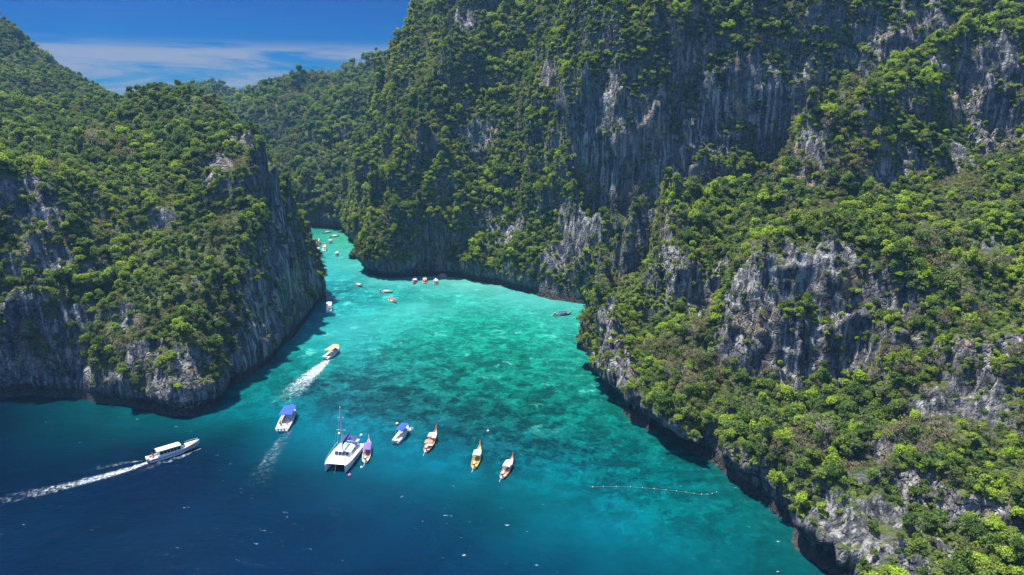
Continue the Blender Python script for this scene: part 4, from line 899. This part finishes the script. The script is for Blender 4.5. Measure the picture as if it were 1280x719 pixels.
def person(parent_boat, local, facing, shirt, label):
    M = Matrix.LocRotScale(parent_boat.location, parent_boat.rotation_euler, None)
    o = link('person', BODY); o.location = M @ Vector(local); o.rotation_euler = (0, 0, parent_boat.rotation_euler.z + facing); tag(o, label, 'person', 'people aboard boats')
    rings = []
    for z, rx, ry in ((.10, .17, .19), (.30, .165, .19), (.48, .17, .215), (.585, .11, .16)): rings.append([(rx * math.cos(a) - .01, ry * math.sin(a), z) for a in np.linspace(0, 2 * PI, 12, endpoint=False)])
    part('shirt', o, loft(rings, cap=False), shirt, True)
    part('hair', o, loft([[(.015 + r * math.cos(a), r * math.sin(a), z) for a in np.linspace(0, 2 * PI, 10, endpoint=False)] for z, r in ((.80, .106), (.86, .10), (.905, .06), (.915, .01))]), HAIRM, True)
for lx, ly, fc, sh, lab in ((-3.1, .9, -PI / 2, REDC, 'person in red shirt seated on starboard bench of moving blue canopied boat'), (-3.5, -.85, PI / 2, OFFWHITE, 'person in white shirt seated at stern of moving blue canopied boat'), (-2.4, -.85, PI / 2, TAN, 'person in tan shirt seated aft of blue canopy on moving speedboat')):
    person(sbC, (lx, ly, .72), fc, sh, lab)
_lh = (Vector(on_plane(250, 558)) - Vector(on_plane(187, 577))).length / 2
for lx, ly, sh, lab in ((-.84, .6, REDC, 'person in red vest seated left at stern of the passenger launch'), (-.84, -.6, ORANGE, 'person in orange vest seated right at stern of the passenger launch')):
    person(launch_o, (lx * _lh, ly, .78), PI, sh, lab)
part('stern_bench', launch_o, box(-_lh * .87, -_lh * .81, -1.1, 1.1, .5, .78), CREAM)

# wakes and foam: sheets lying on the water
def foam_material(name, dens, soft):
    m, t, b = mat(name); uv = N(t, 'ShaderNodeUVMap').outputs[0]; pos = N(t, 'ShaderNodeNewGeometry').outputs['Position']
    s = N(t, 'ShaderNodeSeparateXYZ'); L(t, uv, s.inputs[0])
    edge = MAPR(t, MATH(t, 'ABSOLUTE', MATH(t, 'MULTIPLY_ADD', s.outputs[1], 2.0, -1.0)), 1.0, 0.25)
    fade = MATH(t, 'MULTIPLY', MAPR(t, s.outputs[0], 1.0, 0.15), MAPR(t, s.outputs[0], 0.0, 0.03))
    n = NOISE(t, pos, 1.15, 6, 0.75, dist=1.2); body = MATH(t, 'MULTIPLY', edge, fade)
    a = MATH(t, 'SUBTRACT', MATH(t, 'ADD', n, MATH(t, 'MULTIPLY', body, dens)), 0.62)
    a = MATH(t, 'MULTIPLY', MAPR(t, a, 0.0, soft), MATH(t, 'MULTIPLY', MAPR(t, body, 0.0, 0.35), 0.9))
    tr = N(t, 'ShaderNodeBsdfTransparent'); mx = N(t, 'ShaderNodeMixShader'); b.inputs['Base Color'].default_value = (0.66, 0.72, 0.74, 1); b.inputs['Roughness'].default_value = 0.8
    L(t, a, mx.inputs[0]); L(t, tr.outputs[0], mx.inputs[1]); L(t, b.outputs[0], mx.inputs[2]); L(t, mx.outputs[0], t.nodes['Material Output'].inputs['Surface']); return m
FOAM = foam_material('churned_foam', 0.30, 0.5); FAINT = foam_material('thin_foam', 0.19, 0.5); THIN = foam_material('spent_foam', 0.19, 0.8); BROAD = foam_material('broad_foam', 0.35, 0.5)
def wake(rows, m, z=0.03, steps=40):
    """rows: px, py on the water and half width in metres"""
    P = np.array([list(on_plane(a, b)[:2]) + [w] for a, b, w in rows]); t = np.linspace(0, len(rows) - 1, steps)
    P = np.stack([np.interp(t, range(len(rows)), P[:, k]) for k in range(3)], 1); d = np.gradient(P[:, :2], axis=0); d /= np.linalg.norm(d, axis=1)[:, None]; nr = np.stack([-d[:, 1], d[:, 0]], 1)
    V, Fc = [], []
    for j in range(7):
        for p, n in zip(P, nr): V.append((p[0] + n[0] * p[2] * (j / 3 - 1), p[1] + n[1] * p[2] * (j / 3 - 1), z))
    for j in range(6):
        for i in range(steps - 1): Fc.append((j * steps + i, j * steps + i + 1, (j + 1) * steps + i + 1, (j + 1) * steps + i))
    me = new_mesh('wake_foam', V, Fc, [m], smooth=False); uv = me.uv_layers.new(name='uv'); vi = np.empty(len(me.loops), np.int32); me.loops.foreach_get('vertex_index', vi)
    uv.data.foreach_set('uv', np.stack([(vi % steps) / (steps - 1), (vi // steps) / 6], 1).astype(np.float32).ravel())
    return tag(link('wake_foam', me), kind='stuff')
wake([(190, 577, .9), (150, 590, 1.7), (90, 606, 2.4), (20, 622, 3.2), (-70, 642, 4.2), (-260, 684, 6)], FOAM)
wake([(253, 560, .3), (225, 572, 1.1), (190, 583, 1.8), (140, 600, 2.4), (90, 618, 3)], FAINT, 0.045)
wake([(180, 576, .4), (150, 580, 1.2), (100, 590, 1.6), (60, 598, 2)], FAINT, 0.06)
wake([(411, 449, 1.2), (398, 460, 3.0), (380, 476, 4.6), (362, 494, 5.6), (342, 512, 6.2), (322, 532, 6.6)], BROAD)
wake([(428, 437, .2), (420, 444, .9), (408, 455, 1.6), (392, 474, 2.4), (372, 500, 3)], FAINT, 0.045)
wake([(353, 545, 1.2), (343, 565, 2.6), (328, 590, 4.2), (312, 625, 5.2), (285, 690, 6.5)], THIN)
wake([(370, 516, .3), (362, 535, 1.4), (352, 560, 1.8), (338, 590, 2.2)], FAINT, 0.045)
wake([(508, 541, .5), (513, 536, 1.3), (518, 534, 1.6), (523, 537, 1.2)], FOAM)

# buoys, the float line, rocks in the shallows
def buoy(px_, py_, r, m, label, m2=WHITE):
    o = bpy.data.objects.new('buoy', None); COL.objects.link(o); o.location = on_plane(px_, py_); tag(o, label, 'buoy', 'mooring buoys')
    part('float', o, loft([[(r * math.sin(a) * math.cos(b), r * math.sin(a) * math.sin(b), r * .45 - r * math.cos(a)) for b in np.linspace(0, 2 * PI, 12, endpoint=False)] for a in np.linspace(.08, PI - .08, 9)]), m, True)
    part('ring', o, tubes([[(0, 0, r * 1.4), (0, 0, r * 1.75)]], r * .12), m2)
buoy(424, 543, .32, WHITE, 'white round buoy floating behind the catamaran mast'); buoy(451.5, 545, .34, WHITE, 'white round buoy floating beyond the purple canopied longtail')
buoy(496.5, 531, .42, YELLOW, 'yellow buoy floating by the anchored blue canopied speedboat'); buoy(610, 539.5, .30, CREAM, 'pale cream buoy floating alone over the reef beyond the longtails')
buoy(437, 595, .34, PINK, 'pinkish red buoy floating off the bow of the catamaran'); buoy(452, 585, .28, WHITE, 'white buoy floating behind the stern of the purple canopied longtail')
ln_px = [(737, 609), (760, 608.5), (790, 609), (815, 611), (840, 613.5), (860, 616), (876, 618.5), (888, 618), (897, 615)]
fl = bpy.data.objects.new('float_line', None); COL.objects.link(fl); p0 = Vector(on_plane(*ln_px[0])); fl.location = p0; tag(fl, 'thin rope with small floats stretched to the right headland shadow', 'float line')
LP = [Vector(on_plane(*q)) - p0 + Vector((0, 0, .05)) for q in ln_px]; part('rope', fl, tube_verts([tuple(q) for q in LP], [.018] * len(LP), 5), ROPE)
for i, t_ in enumerate(np.linspace(0.02, 0.98, 14)):
    k_ = t_ * (len(LP) - 1); q = LP[int(k_)].lerp(LP[min(int(k_) + 1, len(LP) - 1)], k_ - int(k_))
    part('float', fl, loft([[(q.x + (.11) * math.sin(a) * math.cos(b), q.y + (.11) * math.sin(a) * math.sin(b), .08 - (.11) * math.cos(a)) for b in np.linspace(0, 2 * PI, 8, endpoint=False)] for a in np.linspace(.1, PI - .1, 6)]), GREYP if i % 5 else CREAM, True)

def sea_rock(px_, py_, sx, sy, sz, seed, label, m=ROCK, plants=0):
    bm = bmesh.new(); bmesh.ops.create_icosphere(bm, subdivisions=4, radius=1); v = np.array([q.co for q in bm.verts])
    r = 1 + 0.30 * fbm(v, 0.8, seed, 3) + 0.22 * ridged(v, 0.5, seed + 4, 2)
    for q, k_ in zip(bm.verts, r):
        nk = 1 - .22 * math.exp(-((q.co.z + .05) / .16) ** 2); q.co = Vector((q.co.x * k_ * sx * nk, q.co.y * k_ * sy * nk, q.co.z * k_ * sz + sz * .45))
    me = bpy.data.meshes.new('sea_rock'); bm.to_mesh(me); bm.free(); me.materials.append(m); me.polygons.foreach_set('use_smooth', [True] * len(me.polygons))
    o = link('sea_rock', me); o.location = on_plane(px_, py_); tag(o, label, 'rock')
    for i in range(plants):
        s = CROWNS[(i * 2) % 6]; c = link('shrub', s, o); c.location = (sx * .5 * math.cos(i * 2.1), sy * .5 * math.sin(i * 2.1), sz * 1.0); k_ = .9 + .3 * (i % 2); c.scale = (k_, k_, k_); c['tint'] = 0.5 + .08 * i
sea_rock(442.6, 323, 2.2, 2.0, 2.3, 900, 'square rock with bushes on top standing in the shallow channel', plants=4)
sea_rock(454, 326, 1.2, 1.0, .6, 910, 'low dark rock awash beside the bushy sea rock')
BROWNROCK = paint('brown_boulder', (0.34, 0.24, 0.18), 0.9, 0.2, 0.4)
sea_rock(554, 346.5, 2.0, 1.5, 1.0, 920, 'pinkish brown boulder at the foot of the wall, larger of two', BROWNROCK); sea_rock(559.5, 344.5, 1.4, 1.3, 1.3, 930, 'pinkish brown boulder leaning on the wall, smaller of two', BROWNROCK)

# ------------------------------------------------------------------ air
hz = link('haze', new_mesh('haze', *[np.array(q) if i == 0 else q for i, q in enumerate(box(-470, 330, -60, 830, -1.5, 200))], smooth=False)); tag(hz, kind='stuff')
hm = bpy.data.materials.new('haze'); hm.use_nodes = True; ht = hm.node_tree; ht.nodes.clear()
pv = N(ht, 'ShaderNodeVolumePrincipled'); pv.inputs['Color'].default_value = (0.30, 0.62, 1.0, 1); pv.inputs['Density'].default_value = HAZE; pv.inputs['Anisotropy'].default_value = 0.2
ho = N(ht, 'ShaderNodeOutputMaterial'); L(ht, pv.outputs[0], ho.inputs['Volume']); hz.data.materials.append(hm)
print('built', round(time.time() - T0, 1), 's')
